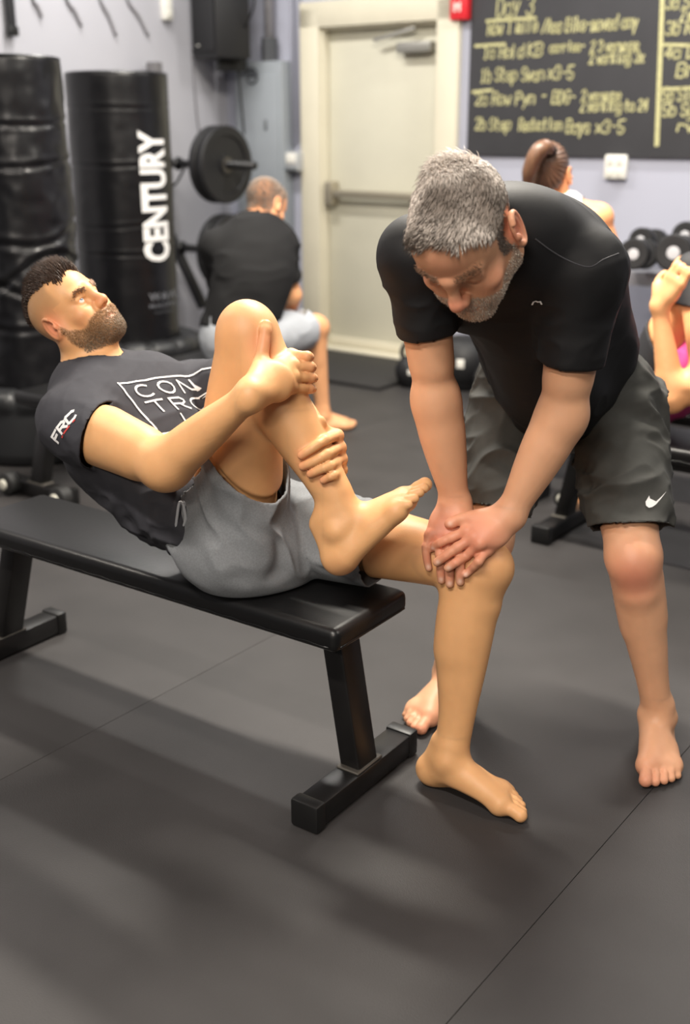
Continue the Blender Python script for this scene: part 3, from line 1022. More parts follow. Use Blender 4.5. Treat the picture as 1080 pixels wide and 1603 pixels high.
# left wall: speaker, sensor, strap, cables and modelled shadow lines
def on_left(px, py, a=AW):
    d = at(px, py, 2.0) - V(0, 0, CAM_H)
    t = a / (d @ RX)
    q = V(0, 0, CAM_H) + d * t
    return V(q @ RX, q @ RY, q[2])
q = on_left(345, 60, AW + 0.25)
spk = rth('wall_speaker', 'black loudspeaker mounted high on the wall in the corner', 'speaker', AW + 0.24, q[1] + 0.02, 1.93)
spk.rotation_euler[2] = AZ - 0.35
blk = mat('black_plastic', rgb(26, 25, 26), 0.45)
bm = bmesh.new()
b_box(bm, (0, 0, 0.2), (0.33, 0.24, 0.60), None, 0.012)
bm_obj('cabinet', bm, mat('black_laminate', rgb(22, 22, 24), 0.5), spk, angle=40)
lbox('grille', spk, (0.0, -0.127, 0.21), (0.29, 0.014, 0.54), mat('grille_cloth', rgb(46, 46, 48), 0.8, 0, 0.2, 0.4, 600), 0.004)
lbox('name_plate', spk, (-0.06, -0.136, -0.02), (0.03, 0.004, 0.008), white)
lbox('wall_bracket', spk, (0.03, 0.05, -0.12), (0.05, 0.2, 0.10), blk, 0.004)
bm = bmesh.new()
b_tube(bm, spline([(0.16, 0.05, 0.38), (0.24, 0.09, 0.34), (0.26, 0.10, 0.22), (0.2, 0.09, 0.12), (0.12, 0.07, 0.02), (0.1, 0.06, -0.12), (0.085, 0.08, -0.3), (0.08, 0.1, -0.55)], 6), 0.007, 6)
bm_obj('speaker_cable', bm, blk, spk, True)
wc = rth('hanging_cable', 'thin cable hanging down the wall under the speaker', 'cable', AW + 0.015, on_left(300, 140)[1], 1.3)
bm = bmesh.new()
b_tube(bm, spline([(0, 0, 0.62), (0, 0.01, 0.4), (0, 0.03, 0.15), (0, 0.09, -0.1), (0, 0.16, -0.3)], 6), 0.005, 6)
bm_obj('cord', bm, mat('grey_cord_and_shadow', rgb(120, 118, 122), 0.6), wc, True)
q = on_left(257, 12)
ms = rth('motion_sensor', 'small white sensor box high on the left wall', 'sensor', AW + 0.02, q[1], q[2])
lbox('sensor_body', ms, (0, 0, 0), (0.045, 0.075, 0.15), white, 0.012)
lbox('lens', ms, (0.024, 0, -0.04), (0.008, 0.05, 0.04), mat('ivory_plastic', rgb(214, 212, 202), 0.4), 0.003)
q = on_left(20, 55, AW + 0.03)
sp_ = rth('hanging_strap', 'black strap hanging high on the left wall above the bags', 'strap', AW + 0.03, q[1], q[2])
lbox('webbing', sp_, (0, 0, 0.35), (0.012, 0.055, 0.70), mat('black_webbing', rgb(30, 30, 34), 0.7), 0.004)
lbox('buckle', sp_, (0.004, 0, 0.02), (0.024, 0.065, 0.05), blk, 0.005)
bands = [((48, -8), (66, 26)), ((98, -8), (128, 40)), ((150, -8), (182, 55)), ((190, -8), (232, 55))]  # soft shadow stripes on the wall, modelled as thin grey tubes
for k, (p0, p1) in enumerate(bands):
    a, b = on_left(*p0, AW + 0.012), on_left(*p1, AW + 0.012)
    rb = rth('grey_cord_and_shadow', 'shadow stripe modelled as a thin grey cord hanging on the left wall, %s from the left' % ('first', 'second', 'third', 'fourth')[k], 'cord', AW + 0.012, b[1], b[2], 'shadow lines modelled on the left wall')
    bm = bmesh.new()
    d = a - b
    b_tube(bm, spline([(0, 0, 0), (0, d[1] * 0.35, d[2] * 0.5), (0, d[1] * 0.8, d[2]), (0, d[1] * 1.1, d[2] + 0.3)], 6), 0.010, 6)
    bm_obj('cord', bm, mat('shadow_line_grey', rgb(146, 145, 150), 0.7), rb, True)  # tube standing in for a soft shadow stripe
# dark platform mat before the door

# ------------------------------------------------------------------ the man on the bench
UP = V(0, 0, 1)
m1 = thing('person', 'bearded man in dark grey shirt leaning back on the bench, holding his raised shin', 'person', tuple(B(0.25, 0.15, 0.43)))
def off1(o):
    o.location = -V(*m1.location)
    return o
RH, LH = B(0.315, 0.075, 0.53), B(0.315, 0.235, 0.525)
RK, RA = at(389, 530, 2.30), at(543, 812, 2.19)
LK, LA = at(750, 886, 2.25), atz(705, 1185, 0.085)
PEL = B(0.345, 0.155, 0.535)
NECK = at(157, 624, 2.57)
RS, RE, RW = at(124, 664, 2.41), at(260, 728, 2.195), at(392, 618, 2.125)
ACR = nrm(V(0.62, 0.785, 0.02))                  # from his right to his left
LS = RS + ACR * 0.37
LW = at(516, 706, 2.37)
LE = at(425, 600, 2.56)
SPU = nrm(NECK - PEL)
FRT = nrm(np.cross(SPU, -ACR))
W1, BI, RI, CH = PEL + SPU * 0.14 - FRT * 0.015, PEL + SPU * 0.24 - FRT * 0.025, PEL + SPU * 0.35 - FRT * 0.01, PEL + SPU * 0.43 + FRT * 0.005

tor = Field()
torso(tor, [PEL, W1, BI, RI, CH], ACR, [FRT] * 5, [0.165, 0.158, 0.16, 0.168, 0.145], [0.115, 0.112, 0.112, 0.115, 0.095])
tor.cone(CH + SPU * 0.02, RS - SPU * 0.01, 0.078, 0.066, 0.04)
tor.cone(CH + SPU * 0.02, LS - SPU * 0.01, 0.078, 0.066, 0.04)
for q in (-1, 1): tor.ell(RI + SPU * 0.07 + ACR * q * 0.08 + FRT * 0.09, (0.075, 0.035, 0.06), np.stack([ACR, FRT, SPU], 1), 0.04)
HC = at(112.5, 490, 2.60)
HF = nrm(V(0.68, -0.40, 0.61))
HU = nrm(V(-0.69, 0.10, 0.72))
HR = frame(HF, HU)
HS = 0.87
HP = lambda x, y, z: HC + HS * (HR @ V(x, y, z))
NB = NECK - SPU * 0.02
tor.cone(CH + SPU * 0.03, NB - SPU * 0.045, 0.085, 0.062, 0.04)
neck = Field()
neck.chain([NB - SPU * 0.06, NB + SPU * 0.02, HP(0, -0.022, -0.06), HP(0, -0.02, 0.0)], [0.075, 0.064, 0.060, 0.055], 0.03)
neck.cone(NB + FRT * 0.035, HP(0, 0.03, -0.085), 0.035, 0.035, 0.03)
for q in (-1, 1): neck.cone(NB + FRT * 0.05 + ACR * q * 0.02, HP(-q * -0.055 * -1, -0.02, -0.05), 0.016, 0.02, 0.03)
tor.cone(NB - FRT * 0.01 - SPU * 0.045, RS + SPU * 0.0, 0.05, 0.048, 0.04)
tor.cone(NB - FRT * 0.01 - SPU * 0.045, LS + SPU * 0.0, 0.05, 0.048, 0.04)
hd = Field()
head(hd, HC, HR, HS, 0.75)

# right leg, drawn up
legr = Field()
kfr = nrm(nrm(RK - RH) + nrm(RK - RA))
medr = nrm(ACR)
leg_thigh(legr, RH, RK, kfr, 1.16)
shr = Field()
leg_shin(shr, RK, RA, kfr, medr, 1.12, sc=1.0)
rfw = nrm(at(640, 770, 2.20) - at(553, 858, 2.19))
rup = nrm(RK - RA)
rank = RA - rup * 0.085
toe_r = at(628, 800, 2.13)
rm = nrm(at(660, 757, 2.20) - at(603, 800, 2.09))
foot(shr, rank - rfw * 0.0, rfw, rm * 0 + rup + rfw * 0.0, rm, 1.0, cut=False)
legr.sub(shr, 0.014)
# left leg, foot on the floor
legl = Field()
kfl = nrm(nrm(LK - LH) + nrm(LK - LA))
leg_thigh(legl, LH, LK, nrm(kfl * 0.4 + UP * 0.8), 1.03)
medl = -nrm(np.cross(UP, nrm(V(0.83, -0.55, 0))))
lfw = nrm((atz(832, 1287, 0) - atz(680, 1238, 0)) * V(1, 1, 0))
medl = nrm(np.cross(lfw, UP)); medl = medl if medl @ -ACR > 0 else -medl
leg_shin(legl, LK, LA, lfw * 0.9 + UP * 0.2, medl, 1.06, k=0.03, sc=1.06)
foot(legl, LA * V(1, 1, 0) + V(0, 0, 0.001), lfw, UP, medl, 1.0)

armr = Field()
arm_upper(armr, RS, RE, nrm(np.cross(RE - RS, ACR)), 1.18)
foreflat = nrm(np.cross(RW - RE, V(0.2, -1, 0.3)))
arm_fore(armr, RE, RW, foreflat, 1.06)
arml = Field()
arm_upper(arml, LS, LE, UP, 1.1)
arm_fore(arml, LE, LW, UP, 1.0)

# his right hand over the shin just below the knee
so = lambda px, py, off: ray_on(shr, px, py, off)
shc = lambda t: RK + (RA - RK) * t
mc = [so(456, 556, 0.013), so(459, 572, 0.013), so(459, 590, 0.013), so(454, 607, 0.012)]
fg = []
for (py, x1, x2, x3) in ((557, 481, 483, 470), (573, 485, 486, 472), (590, 487, 489, 474), (607, 485, 488, 474)):
    Y = shc(0.28)[1]
    fg.append([at(x1, py + 1, Y - 0.018), at(x2, py + 3, Y + 0.022), at(x3, py + 6, Y + 0.052)])
th = [so(408, 592, 0.016), so(409, 563, 0.016), so(413, 535, 0.012), so(417, 508, 0.010)]
bk = nrm(V(-0.1, -1, 0.25))
hr_ = Field()
hand(hr_, RW, mc, fg, th, bk, 1.06)
armr.sub(hr_, 0.02)
HANDR = [RW] + mc + th + [p for q in fg for p in q]
# his left hand round the shin above the ankle, from behind
mcl = [at(527, 682, 2.262), at(531, 701, 2.258), at(533, 719, 2.255), at(533, 736, 2.255)]
fgl = []
for (x1, y1, x2, y2, x3, y3) in ((509, 689, 489, 702, 472, 713), (512, 711, 492, 722, 474, 730), (516, 729, 499, 736, 486, 742), (522, 744, 513, 748, 506, 752)):
    fgl.append([so(x1, y1, 0.011), so(x2, y2, 0.009), so(x3, y3, 0.007)])
thl = [at(521, 690, 2.285), at(513, 678, 2.262), at(504, 668, 2.252), at(500, 658, 2.246)]
hl_ = Field()
hand(hl_, LW, mcl, fgl, thl, nrm(V(1, 0.15, 0.1)), 1.04)
arml.sub(hl_, 0.02)
HANDL = [LW] + mcl + thl + [p for q in fgl for p in q]

# garments as solids
sh = Field()
sh.sub(tor, 0.02, 0.010)
slv = Field()
slv.cone(RS - (RE - RS) * 0.1, RS + (RE - RS) * 0.46 - UP * 0.006, 0.080, 0.078, 0.02)
slv.cutplane(RS + (RE - RS) * 0.25, (RE - RS) * V(1, 0.3, 1.7))
slv.cone(LS, LS + (LE - LS) * 0.5, 0.075, 0.076, 0.03)
sh.sub(slv, 0.025)
sh.cone(W1 - FRT * 0.06 - ACR * 0.06, RI - FRT * 0.07 - ACR * 0.07, 0.075, 0.08, 0.04)
sh.cutfield(neck, 0.006)
sh.cutplane(PEL + SPU * 0.03, -SPU)
so_ = Field()
t2 = Field()
torso(t2, [PEL - SPU * 0.02, W1 + SPU * 0.0], ACR, [FRT] * 2, [0.168, 0.160], [0.122, 0.114])
so_.sub(t2, 0.02, 0.006)
t3 = Field()
t3.chain([RH, RH + (RK - RH) * 0.25, RH + (RK - RH) * 0.5], [0.116, 0.108, 0.100], 0.05)
t3.ell(RH + V(0, 0, -0.01) - SPU * 0.0, (0.12, 0.12, 0.095), None, 0.05)
lgt = Field()
leg_thigh(lgt, RH, RK, kfr, 1.16)
t3.sub(lgt, 0.02, 0.009)
hem_r = RH + (RK - RH) * 0.50
t3.cutplane(hem_r, nrm(RK - RH) - 1.0 * EX)
so_.sub(t3, 0.04)
t4 = Field()
t4.chain([LH, LH + (LK - LH) * 0.3, LH + (LK - LH) * 0.6], [0.108, 0.102, 0.095], 0.03)
hem_l = LH + (LK - LH) * 0.52
t4.cutplane(hem_l, LK - LH)
so_.sub(t4, 0.014)
so_.cone(RH + EX * 0.05 + UP * 0.06, RH + (RK - RH) * 0.41 + EX * 0.045, 0.085, 0.080, 0.03)
so_.cutplane(W1 + SPU * 0.005, SPU, around([W1 + SPU * 0.03], 0.25))
so_.plane(V(0, 0, 0.431), -UP, 0.012)
body = Field()
body.sub(tor, 0.0)
body.sub(neck, 0.03)
body.sub(hd, 0.022)
body.sub(legl, 0.03)
body.sub(legr, 0.006)
body.sub(armr, 0.006)
body.sub(arml, 0.006)
fr_pts = [rank, rank + rfw * 0.2 + rm * 0.05, rank + rfw * 0.2 - rm * 0.05, rank - rfw * 0.09, rank + rup * 0.1]
fl0 = LA * V(1, 1, 0)
fl_pts = [fl0 - lfw * 0.09, fl0 + lfw * 0.22 + medl * 0.05, fl0 + lfw * 0.22 - medl * 0.05, fl0 + UP * 0.12]
hd_lo, hd_hi = around([HP(0, 0, 0)], 0.155)
fine = [(hd_lo, hd_hi, 0.0018), (*around(HANDR, 0.03), 0.0025), (*around(HANDL, 0.03), 0.0025), (*around(fr_pts, 0.03), 0.0028), (*around(fl_pts, 0.03), 0.0028)]
lo, hi = around([RH, LH, RK, RA, LK, LA, NECK, RS, LS, RE, HC, fr_pts[1], fl_pts[1], fl_pts[0]], 0.17)
lo[2] = -0.01
bv, bq = sculpt(body, lo, hi, 0.0045, fine)
bv = relax(bv, bq, 5, 0.5, outside(bv, fine))
bv = tuck(bv, bq, Field().sub(sh, 0).sub(so_, 0), depth=0.012)
SK1, RED1 = rgb(212, 160, 110), rgb(210, 122, 94)
spots = [(RK + kfr * 0.05, 0.06, 0.25), (LK + V(0, -.02, .05), 0.06, 0.2), (HP(0, 0.11, -0.03), 0.022, 0.5), (HP(-0.05, 0.06, -0.03), 0.03, 0.3), (HP(0.05, 0.06, -0.03), 0.03, 0.3),
         (HP(-0.088, -0.012, -0.005), 0.036, 0.75), (RE, 0.03, 0.3), (th[2], 0.03, 0.5), (rank - rfw * 0.06, 0.04, 0.25)] + [(p[0], 0.016, 0.35) for p in fg] + [(p[2], 0.014, 0.5) for p in fgl] + [(mcl[1], 0.04, 0.25)]
nails = [(so(*p_, 0.004), 0.0055, 0.7) for p_ in ((472, 714), (474, 731), (486, 743), (506, 753))]
bc = skin_cols(bv, SK1, RED1, spots, 3, nails)
hl3 = ((bv - HC) / HS) @ HR                         # in head coordinates: left, forward, up
HX, HY, HZ = hl3[:, 0], hl3[:, 1], hl3[:, 2]
inhead = (np.abs(hl3) < 0.15).all(1)
def beard_mask(x, y, z):
    ax = np.abs(x)
    # upper edge: sideburn in front of the ear, down across the cheek, up again to the moustache
    top = np.interp(y, [-0.02, 0.008, 0.02, 0.045, 0.062, 0.075, 0.09], [-0.02, -0.012, -0.036, -0.056, -0.058, -0.050, -0.045])
    m = sstep(top + 0.004, top - 0.007, z)
    front = np.interp(z, [-0.15, -0.125, -0.108, -0.06, -0.03, 0.0], [0.075, 0.048, 0.014, 0.006, 0.006, 0.010])
    m = m * sstep(front - 0.006, front + 0.006, y)
    return m * np.where((ax < 0.012) & (y > 0.09) & (z > -0.052), 0.0, 1.0)
bm_ = beard_mask(HX, HY, HZ) * inhead * (np.linalg.norm(hl3, axis=1) < 0.168) * sstep(-0.150, -0.130, HZ)
lipm = np.exp(-((HZ + 0.073) / 0.010) ** 2) * np.exp(-(HX / 0.026) ** 2) * (HY > 0.077) * inhead
fade = inhead * sstep(-0.055, -0.02, HZ) * sstep(0.062 - 0.3 * np.maximum(HZ - 0.02, 0), 0.045 - 0.3 * np.maximum(HZ - 0.02, 0), HY) * (np.abs(HX) > 0.0)
fade = np.where((HZ < 0.03) & (HY > 0.02), 0, fade) * sstep(-0.02, 0.10, HZ + 0.4 * (-HY) * 0.6)
bc = bc * (1 - 0.45 * fade[:, None]) + np.array(rgb(70, 58, 48)) * 0.45 * fade[:, None]
bc = bc * (1 - 0.75 * bm_[:, None]) + np.array(rgb(132, 102, 74)) * 0.75 * bm_[:, None]
bc = bc * (1 - 0.6 * lipm[:, None]) + np.array(rgb(186, 118, 92)) * 0.6 * lipm[:, None]
skin1 = mat('tan_skin', SK1, 0.5, 0, 0.4, 0.10, 420, sss=0.12, attr='Col')
off1(np_mesh('body', bv, bq, skin1, m1, True, bc))

# hair, brows and beard as strands
rng = np.random.default_rng(7)
bn = vnormals(bv, bq)
hairm = mat('hair_strands', (0.1, 0.1, 0.1), 0.45, 0, 0.4, attr='Col')
side = 0.052 - 0.10 * np.maximum(0.0, 0.06 - HZ)
wt = inhead * sstep(0.054, 0.040, np.abs(HX)) * sstep(0.058, 0.075, HZ + 0.25 * np.maximum(-HY, 0)) * sstep(0.084, 0.070, HY)
wt = wt * (HZ > 0.0)
p, i = pick(rng, bv, bq, wt, 5200)
l = ((p - HC) / HS) @ HR
dloc = np.stack([l[:, 0] * 2.0 + rng.normal(0, 0.14, len(p)), -0.45 + 0.9 * sstep(0.0, 0.07, l[:, 1]) + rng.normal(0, 0.16, len(p)), np.full(len(p), 1.0)], 1)
dd = dloc @ HR.T + 0.35 * bn[i]
ln = (0.010 + 0.027 * sstep(-0.10, 0.05, l[:, 1]) * sstep(0.055, 0.02, np.abs(l[:, 0]))) * rng.uniform(0.7, 1.2, len(p))
cc = np.array(rgb(58, 42, 32)) * rng.uniform(0.5, 1.5, (len(p), 1))
off1(strands('hair', p, dd, ln, 0.0011, cc, hairm, m1, bend=-0.3 * np.tile(HR[:, 1], (len(p), 1))))
p, i = pick(rng, bv, bq, bm_ * (1 - 0.7 * lipm) * (bm_ > 0.35), 6500)
l = ((p - HC) / HS) @ HR
dd = 0.55 * bn[i] + np.tile(-HR[:, 2], (len(p), 1)) * 0.9 + np.tile(HR[:, 1], (len(p), 1)) * 0.1 + rng.normal(0, 0.25, (len(p), 3))
wr_ = sstep(-0.05, -0.10, l[:, 2])
base = np.array(rgb(158, 120, 82)) * (1 - wr_[:, None]) + np.array(rgb(124, 106, 86)) * wr_[:, None]
cc = base * rng.uniform(0.55, 1.5, (len(p), 1))
off1(strands('beard', p, dd, rng.uniform(0.0025, 0.006, len(p)), 0.0006, cc, hairm, m1))
bw = inhead * np.exp(-((HZ - 0.019 - 0.005 * sstep(0.015, 0.035, np.abs(HX)) + 0.01 * sstep(0.04, 0.055, np.abs(HX))) / 0.0043) ** 2) * sstep(0.010, 0.016, np.abs(HX)) * sstep(0.056, 0.046, np.abs(HX)) * (HY > 0.05)
for q in (-1, 1):
    p, i = pick(rng, bv, bq, bw * (np.sign(HX) == q), 250)
    l = ((p - HC) / HS) @ HR
    dd = 0.35 * bn[i] + (np.stack([np.sign(l[:, 0]) * 1.0, np.zeros(len(p)), np.full(len(p), 0.25)], 1) + rng.normal(0, 0.2, (len(p), 3))) @ HR.T
    off1(strands('eyebrow', p, dd, rng.uniform(0.004, 0.007, len(p)), 0.0005, np.array(rgb(140, 104, 76)) * rng.uniform(0.6, 1.3, (len(p), 1)), hairm, m1))
e0 = len(bpy.data.objects)
for o in list(m1.children): pass
eyeballs(m1, HP, HR, HS, HR @ V(-0.12, 1, 0.28), rgb(96, 120, 140))
for o in m1.children:
    if o.name.startswith('eye') and not o.name.startswith('eyebrow'): off1(o)

# shirt
shs = sh
lo, hi = around([PEL, RS, LS, NECK], 0.2)
sv, sq = open_garment(shs, lo, hi, 0.0045)
sn = vnormals(sv, sq)
lowpart = sstep(0.36, 0.14, (sv - PEL) @ SPU)
sv = wrinkle(sv, sn, 16, 0.002 + 0.009 * lowpart, ACR, 3.0, 4)
sv = wrinkle(sv, sn, 30, 0.001 + 0.004 * lowpart, nrm(ACR + SPU * 0.5), 3.5, 11)
arm_t = np.exp(-(((sv - (RS + (RE - RS) * 0.15)) ** 2).sum(1)) / 0.10 ** 2)
sv = wrinkle(sv, vnormals(sv, sq), 34, 0.003 * arm_t, nrm(RE - RS), 3.5, 21)
shirt1 = mat('dark_grey_jersey', rgb(56, 56, 61), 0.85, 0, 0.25, 0.15, 900, 0.06, 60)
SH1 = rim(off1(np_mesh('shirt', sv, sq, shirt1, m1)))

# shorts
sos = so_
lo, hi = around([RH, LH, hem_r, hem_l, W1], 0.2)
sv, sq = open_garment(sos, lo, hi, 0.0045)
sn = vnormals(sv, sq)
amp = 0.007 * sstep(0.44, 0.50, sv[:, 2])
sv = wrinkle(sv, sn, 22, amp, nrm(V(0.5, -0.2, -0.8)), 4.0, 31)
sv = wrinkle(sv, sn, 11, amp * 1.2, nrm(SPU + 0.3 * ACR), 2.5, 33)
short1 = mat('grey_heather_jersey', rgb(124, 127, 130), 0.9, 0, 0.2, 0.2, 800, 0.14, 260)
SO1 = rim(off1(np_mesh('shorts', sv, sq, short1, m1)))

# ------------------------------------------------------------------ the man who bends over him
m2 = thing('person', 'grey-haired man in black shirt bending down, hands on the other man\'s knee', 'person', (0.5, 2.45, 0))
def off2(o):
    o.location = -V(*m2.location)
    return o
aLA, aRA = atz(1030, 1120, 0.085), atz(702, 1052, 0.085)
aLK, aRK = at(992, 876, 2.36), at(760, 850, 2.45)
aLH, aRH = at(962, 636, 2.65), at(815, 612, 2.72)
aPEL = (aLH + aRH) / 2 + V(0, 0, 0.03)
aNECK = at(800, 352, 2.30)
aLS, aRS = at(915, 425, 2.21), at(655, 402, 2.25)
aLE, aRE = at(880, 650, 2.24), at(682, 625, 2.29)
aLW, aRW = at(798, 806, 2.22), at(713, 788, 2.30)
aACR = nrm(aLS - aRS)
mid_sh = (aLS + aRS) / 2
aSP = nrm(aNECK - aPEL)
aFR = nrm(np.cross(aSP, -aACR))
hipax = nrm(aLH - aRH)
g1 = lerp(aPEL, aNECK, 0.25) - aFR * 0.025
g2 = lerp(aPEL, aNECK, 0.5) - aFR * 0.035
g3 = lerp(aPEL, aNECK, 0.75) * 0.75 + mid_sh * 0.25 - aFR * 0.01
g4 = aNECK * 0.45 + mid_sh * 0.55
tor2 = Field()
torso(tor2, [aPEL, g1, g2, g3, g4], aACR, [aFR] * 5, [0.158, 0.158, 0.162, 0.172, 0.15], [0.12, 0.125, 0.125, 0.122, 0.10])
for q, s_ in ((1, aLS), (-1, aRS)):
    tor2.cone(g4, s_, 0.085, 0.066, 0.04)
    tor2.cone(aNECK, s_, 0.055, 0.052, 0.04)
    tor2.ell(g3 + aACR * q * 0.075 + aFR * 0.09, (0.08, 0.035, 0.07), np.stack([aACR, aFR, aSP], 1), 0.05)
aHC = at(726, 368, 2.075)
aHR = frame(V(-0.22, -0.53, -0.82), V(-0.43, -0.729, 0.525))
aHS = 1.12
aHP = lambda x, y, z: aHC + aHS * (aHR @ V(x, y, z))
neck2 = Field()
neck2.chain([aNECK + (aNECK - aHC) * 0.2, aNECK, aHP(0, -0.03, -0.06), aHP(0, -0.025, 0)], [0.07, 0.066, 0.062, 0.056], 0.03)
hd2 = Field()
head(hd2, aHC, aHR, aHS, 0)

def leg2(hip, knee, ank, fwd, med):
    f = Field()
    kf = nrm(nrm(knee - hip) + nrm(knee - ank))
    leg_thigh(f, hip, knee, nrm(kf * 0.5 + fwd * 0.6), 1.0)
    leg_shin(f, knee, ank, fwd, med, 1.0, sc=0.98, kb=0.45)
    foot(f, ank * V(1, 1, 0) + V(0, 0, 0.001), fwd, UP, med, 1.0)
    return f
lf2 = nrm((atz(1040, 1238, 0) - atz(1028, 1150, 0)) * V(1, 1, 0))
rf2 = nrm((atz(643, 1118, 0) - atz(700, 1075, 0)) * V(1, 1, 0))
medL = nrm(np.cross(lf2, UP)); medL = medL if medL @ V(-1, 0, 0) > 0 else -medL
medR = nrm(np.cross(rf2, UP)); medR = medR if medR @ V(1, 0.6, 0) > 0 else -medR
leg2l = leg2(aLH, aLK, aLA, lf2, medL)
leg2r = leg2(aRH, aRK, aRA, rf2, medR)
arm2l = Field()
arm_upper(arm2l, aLS, aLE, nrm(V(-0.4, -0.8, 0.2)), 1.06)
arm_fore(arm2l, aLE, aLW, nrm(V(0.3, -0.9, 0.3)), 1.06)
arm2r = Field()
arm_upper(arm2r, aRS, aRE, nrm(V(0.3, -0.8, 0.2)), 0.95)
arm_fore(arm2r, aRE, aRW, nrm(V(0.1, -0.9, 0.2)), 1.04)
# right hand lies on the other man's thigh just above the knee
sg = lambda px, py, off: ray_on(legl, px, py, off)
mR = [sg(716, 842, 0.022), sg(701, 838, 0.022), sg(687, 836, 0.021), sg(674, 838, 0.019)]
fR = [[sg(719, 872, 0.016), sg(720, 895, 0.011), sg(720, 911, 0.008)], [sg(703, 872, 0.017), sg(704, 898, 0.012), sg(704, 914, 0.008)],
      [sg(689, 868, 0.016), sg(690, 893, 0.011), sg(691, 908, 0.008)], [sg(667, 856, 0.014), sg(668, 875, 0.010), sg(671, 889, 0.008)]]
tR = [lerp(aRW, mR[0], 0.3) + V(0.02, 0, 0), sg(738, 838, 0.02), sg(748, 858, 0.014), sg(752, 874, 0.010)]
bR = nrm(V(0, -0.6, 0.8))
h2r = Field()
hand(h2r, aRW, mR, fR, tR, bR, 1.06)
arm2r.sub(h2r, 0.02)
# left hand lies over it
und = Field()
und.sub(legl, 0).sub(h2r, 0.01)
sf = lambda px, py, off: ray_on(und, px, py, off)
mL = [sf(731, 832, 0.015), sf(741, 842, 0.015), sf(751, 851, 0.015), sf(762, 861, 0.015)]
fL = [[sf(706, 842, 0.011), sf(689, 850, 0.010), sf(676, 858, 0.009)], [sf(716, 857, 0.011), sf(698, 870, 0.010), sf(684, 880, 0.009)],
      [sf(729, 870, 0.011), sf(713, 881, 0.010), sf(701, 889, 0.009)], [sf(749, 879, 0.011), sf(738, 891, 0.009), sf(729, 899, 0.008)]]
tL = [lerp(aLW, sf(745, 818, 0.02), 0.45), sf(733, 812, 0.018), sf(717, 814, 0.014), sf(703, 820, 0.010)]
bL = nrm(V(0.25, -0.6, 0.75))
h2l = Field()
hand(h2l, aLW, mL, fL, tL, bL, 1.06)
arm2l.sub(h2l, 0.02)
H2 = [aLW, aRW] + mR + mL + tR + tL + [p for q in fR + fL for p in q]

# garments as solids
sh2 = Field()
sh2.sub(tor2, 0.02, 0.012)
sl2 = Field()
sl2.cone(aLS, aLS + (aLE - aLS) * 0.75, 0.074, 0.068, 0.02)
sl2.cutplane(aLS + (aLE - aLS) * 0.62, aLE - aLS)
sl3 = Field()
sl3.cone(aRS, aRS + (aRE - aRS) * 0.7, 0.070, 0.062, 0.02)
sl3.cutplane(aRS + (aRE - aRS) * 0.52, aRE - aRS)
sh2.sub(sl2, 0.03).sub(sl3, 0.03)
# the loose front of the shirt hangs from the chest
sh2.chain([lerp(aPEL, aNECK, 0.1) + aFR * 0.06, lerp(aPEL, aNECK, 0.35) + aFR * 0.07 - V(0, 0, 0.03), lerp(aPEL, aNECK, 0.6) + aFR * 0.06 - V(0, 0, 0.02)], [0.12, 0.125, 0.11], 0.06)
sh2.cutfield(neck2, 0.008)
sh2.cutplane(aPEL - aSP * 0.02, -aSP)
so2 = Field()
t2 = Field()
torso(t2, [aPEL - aSP * 0.03, g1], aACR, [aFR] * 2, [0.160, 0.160], [0.125, 0.128])
so2.sub(t2, 0.02, 0.003)
for hip, knee, fr, w in ((aLH, aLK, 0.80, 0.089), (aRH, aRK, 0.80, 0.080)):
    t = Field()
    t.chain([hip + V(0, 0, 0.02), hip + (knee - hip) * 0.4, hip + (knee - hip) * 0.95], [0.118, 0.108, w], 0.04)
    t.cutplane(hip + (knee - hip) * fr, nrm(knee - hip) * 0.7 - UP * 0.5)
    so2.sub(t, 0.04)
so2.cutplane(g1, aSP, around([g1], 0.25))

body2 = Field()
body2.sub(tor2, 0).sub(neck2, 0.03).sub(hd2, 0.022)
body2.sub(leg2l, 0.03).sub(leg2r, 0.03).sub(arm2l, 0.02)
body2.sub(arm2r, 0.004)
f2 = []
for a, fw, md in ((aLA, lf2, medL), (aRA, rf2, medR)):
    a = a * V(1, 1, 0)
    f2.append([a - fw * 0.09, a + fw * 0.22 + md * 0.05, a + fw * 0.22 - md * 0.05, a + UP * 0.12])
fine = [(*around([aHP(0, 0, 0)], 0.165), 0.0018), (*around(H2, 0.025), 0.0022), (*around(f2[0], 0.03), 0.0028), (*around(f2[1], 0.03), 0.0028)]
lo, hi = around([aLH, aRH, aLK, aRK, aLA, aRA, aNECK, aRS, aLS, aHC, f2[0][1], f2[1][1]], 0.17)
lo[2] = -0.01
cv, cq = sculpt(body2, lo, hi, 0.0045, fine)
cv = relax(cv, cq, 5, 0.5, outside(cv, fine))
cv = tuck(cv, cq, Field().sub(sh2, 0).sub(so2, 0), depth=0.012)
SK2, RED2 = rgb(212, 160, 124), rgb(204, 112, 92)
spots = [(aLK + lf2 * 0.05 + V(0, 0, -0.02), 0.06, 0.6), (aHP(0, 0.11, -0.03), 0.025, 0.7), (aHP(0.05, 0.06, -0.03), 0.035, 0.4), (aHP(-0.05, 0.06, -0.03), 0.035, 0.4), (aHP(0, 0.09, 0.05), 0.06, 0.25),
         (aHP(0.083, -0.012, -0.005), 0.035, 0.6), (np.mean(mL, 0), 0.07, 0.6), (np.mean(mR, 0), 0.07, 0.6), (f2[0][1], 0.09, 0.45), (f2[1][1], 0.09, 0.45)] + [(p[1], 0.03, 0.5) for p in fL + fR]
allh = Field().sub(und, 0).sub(h2l, 0)
nails = [(ray_on(allh, *p_, 0.002), 0.0055, 0.85) for p_ in ((677, 859), (685, 881), (702, 890), (729, 900), (671, 888), (691, 908), (704, 914), (720, 911), (704, 820))]
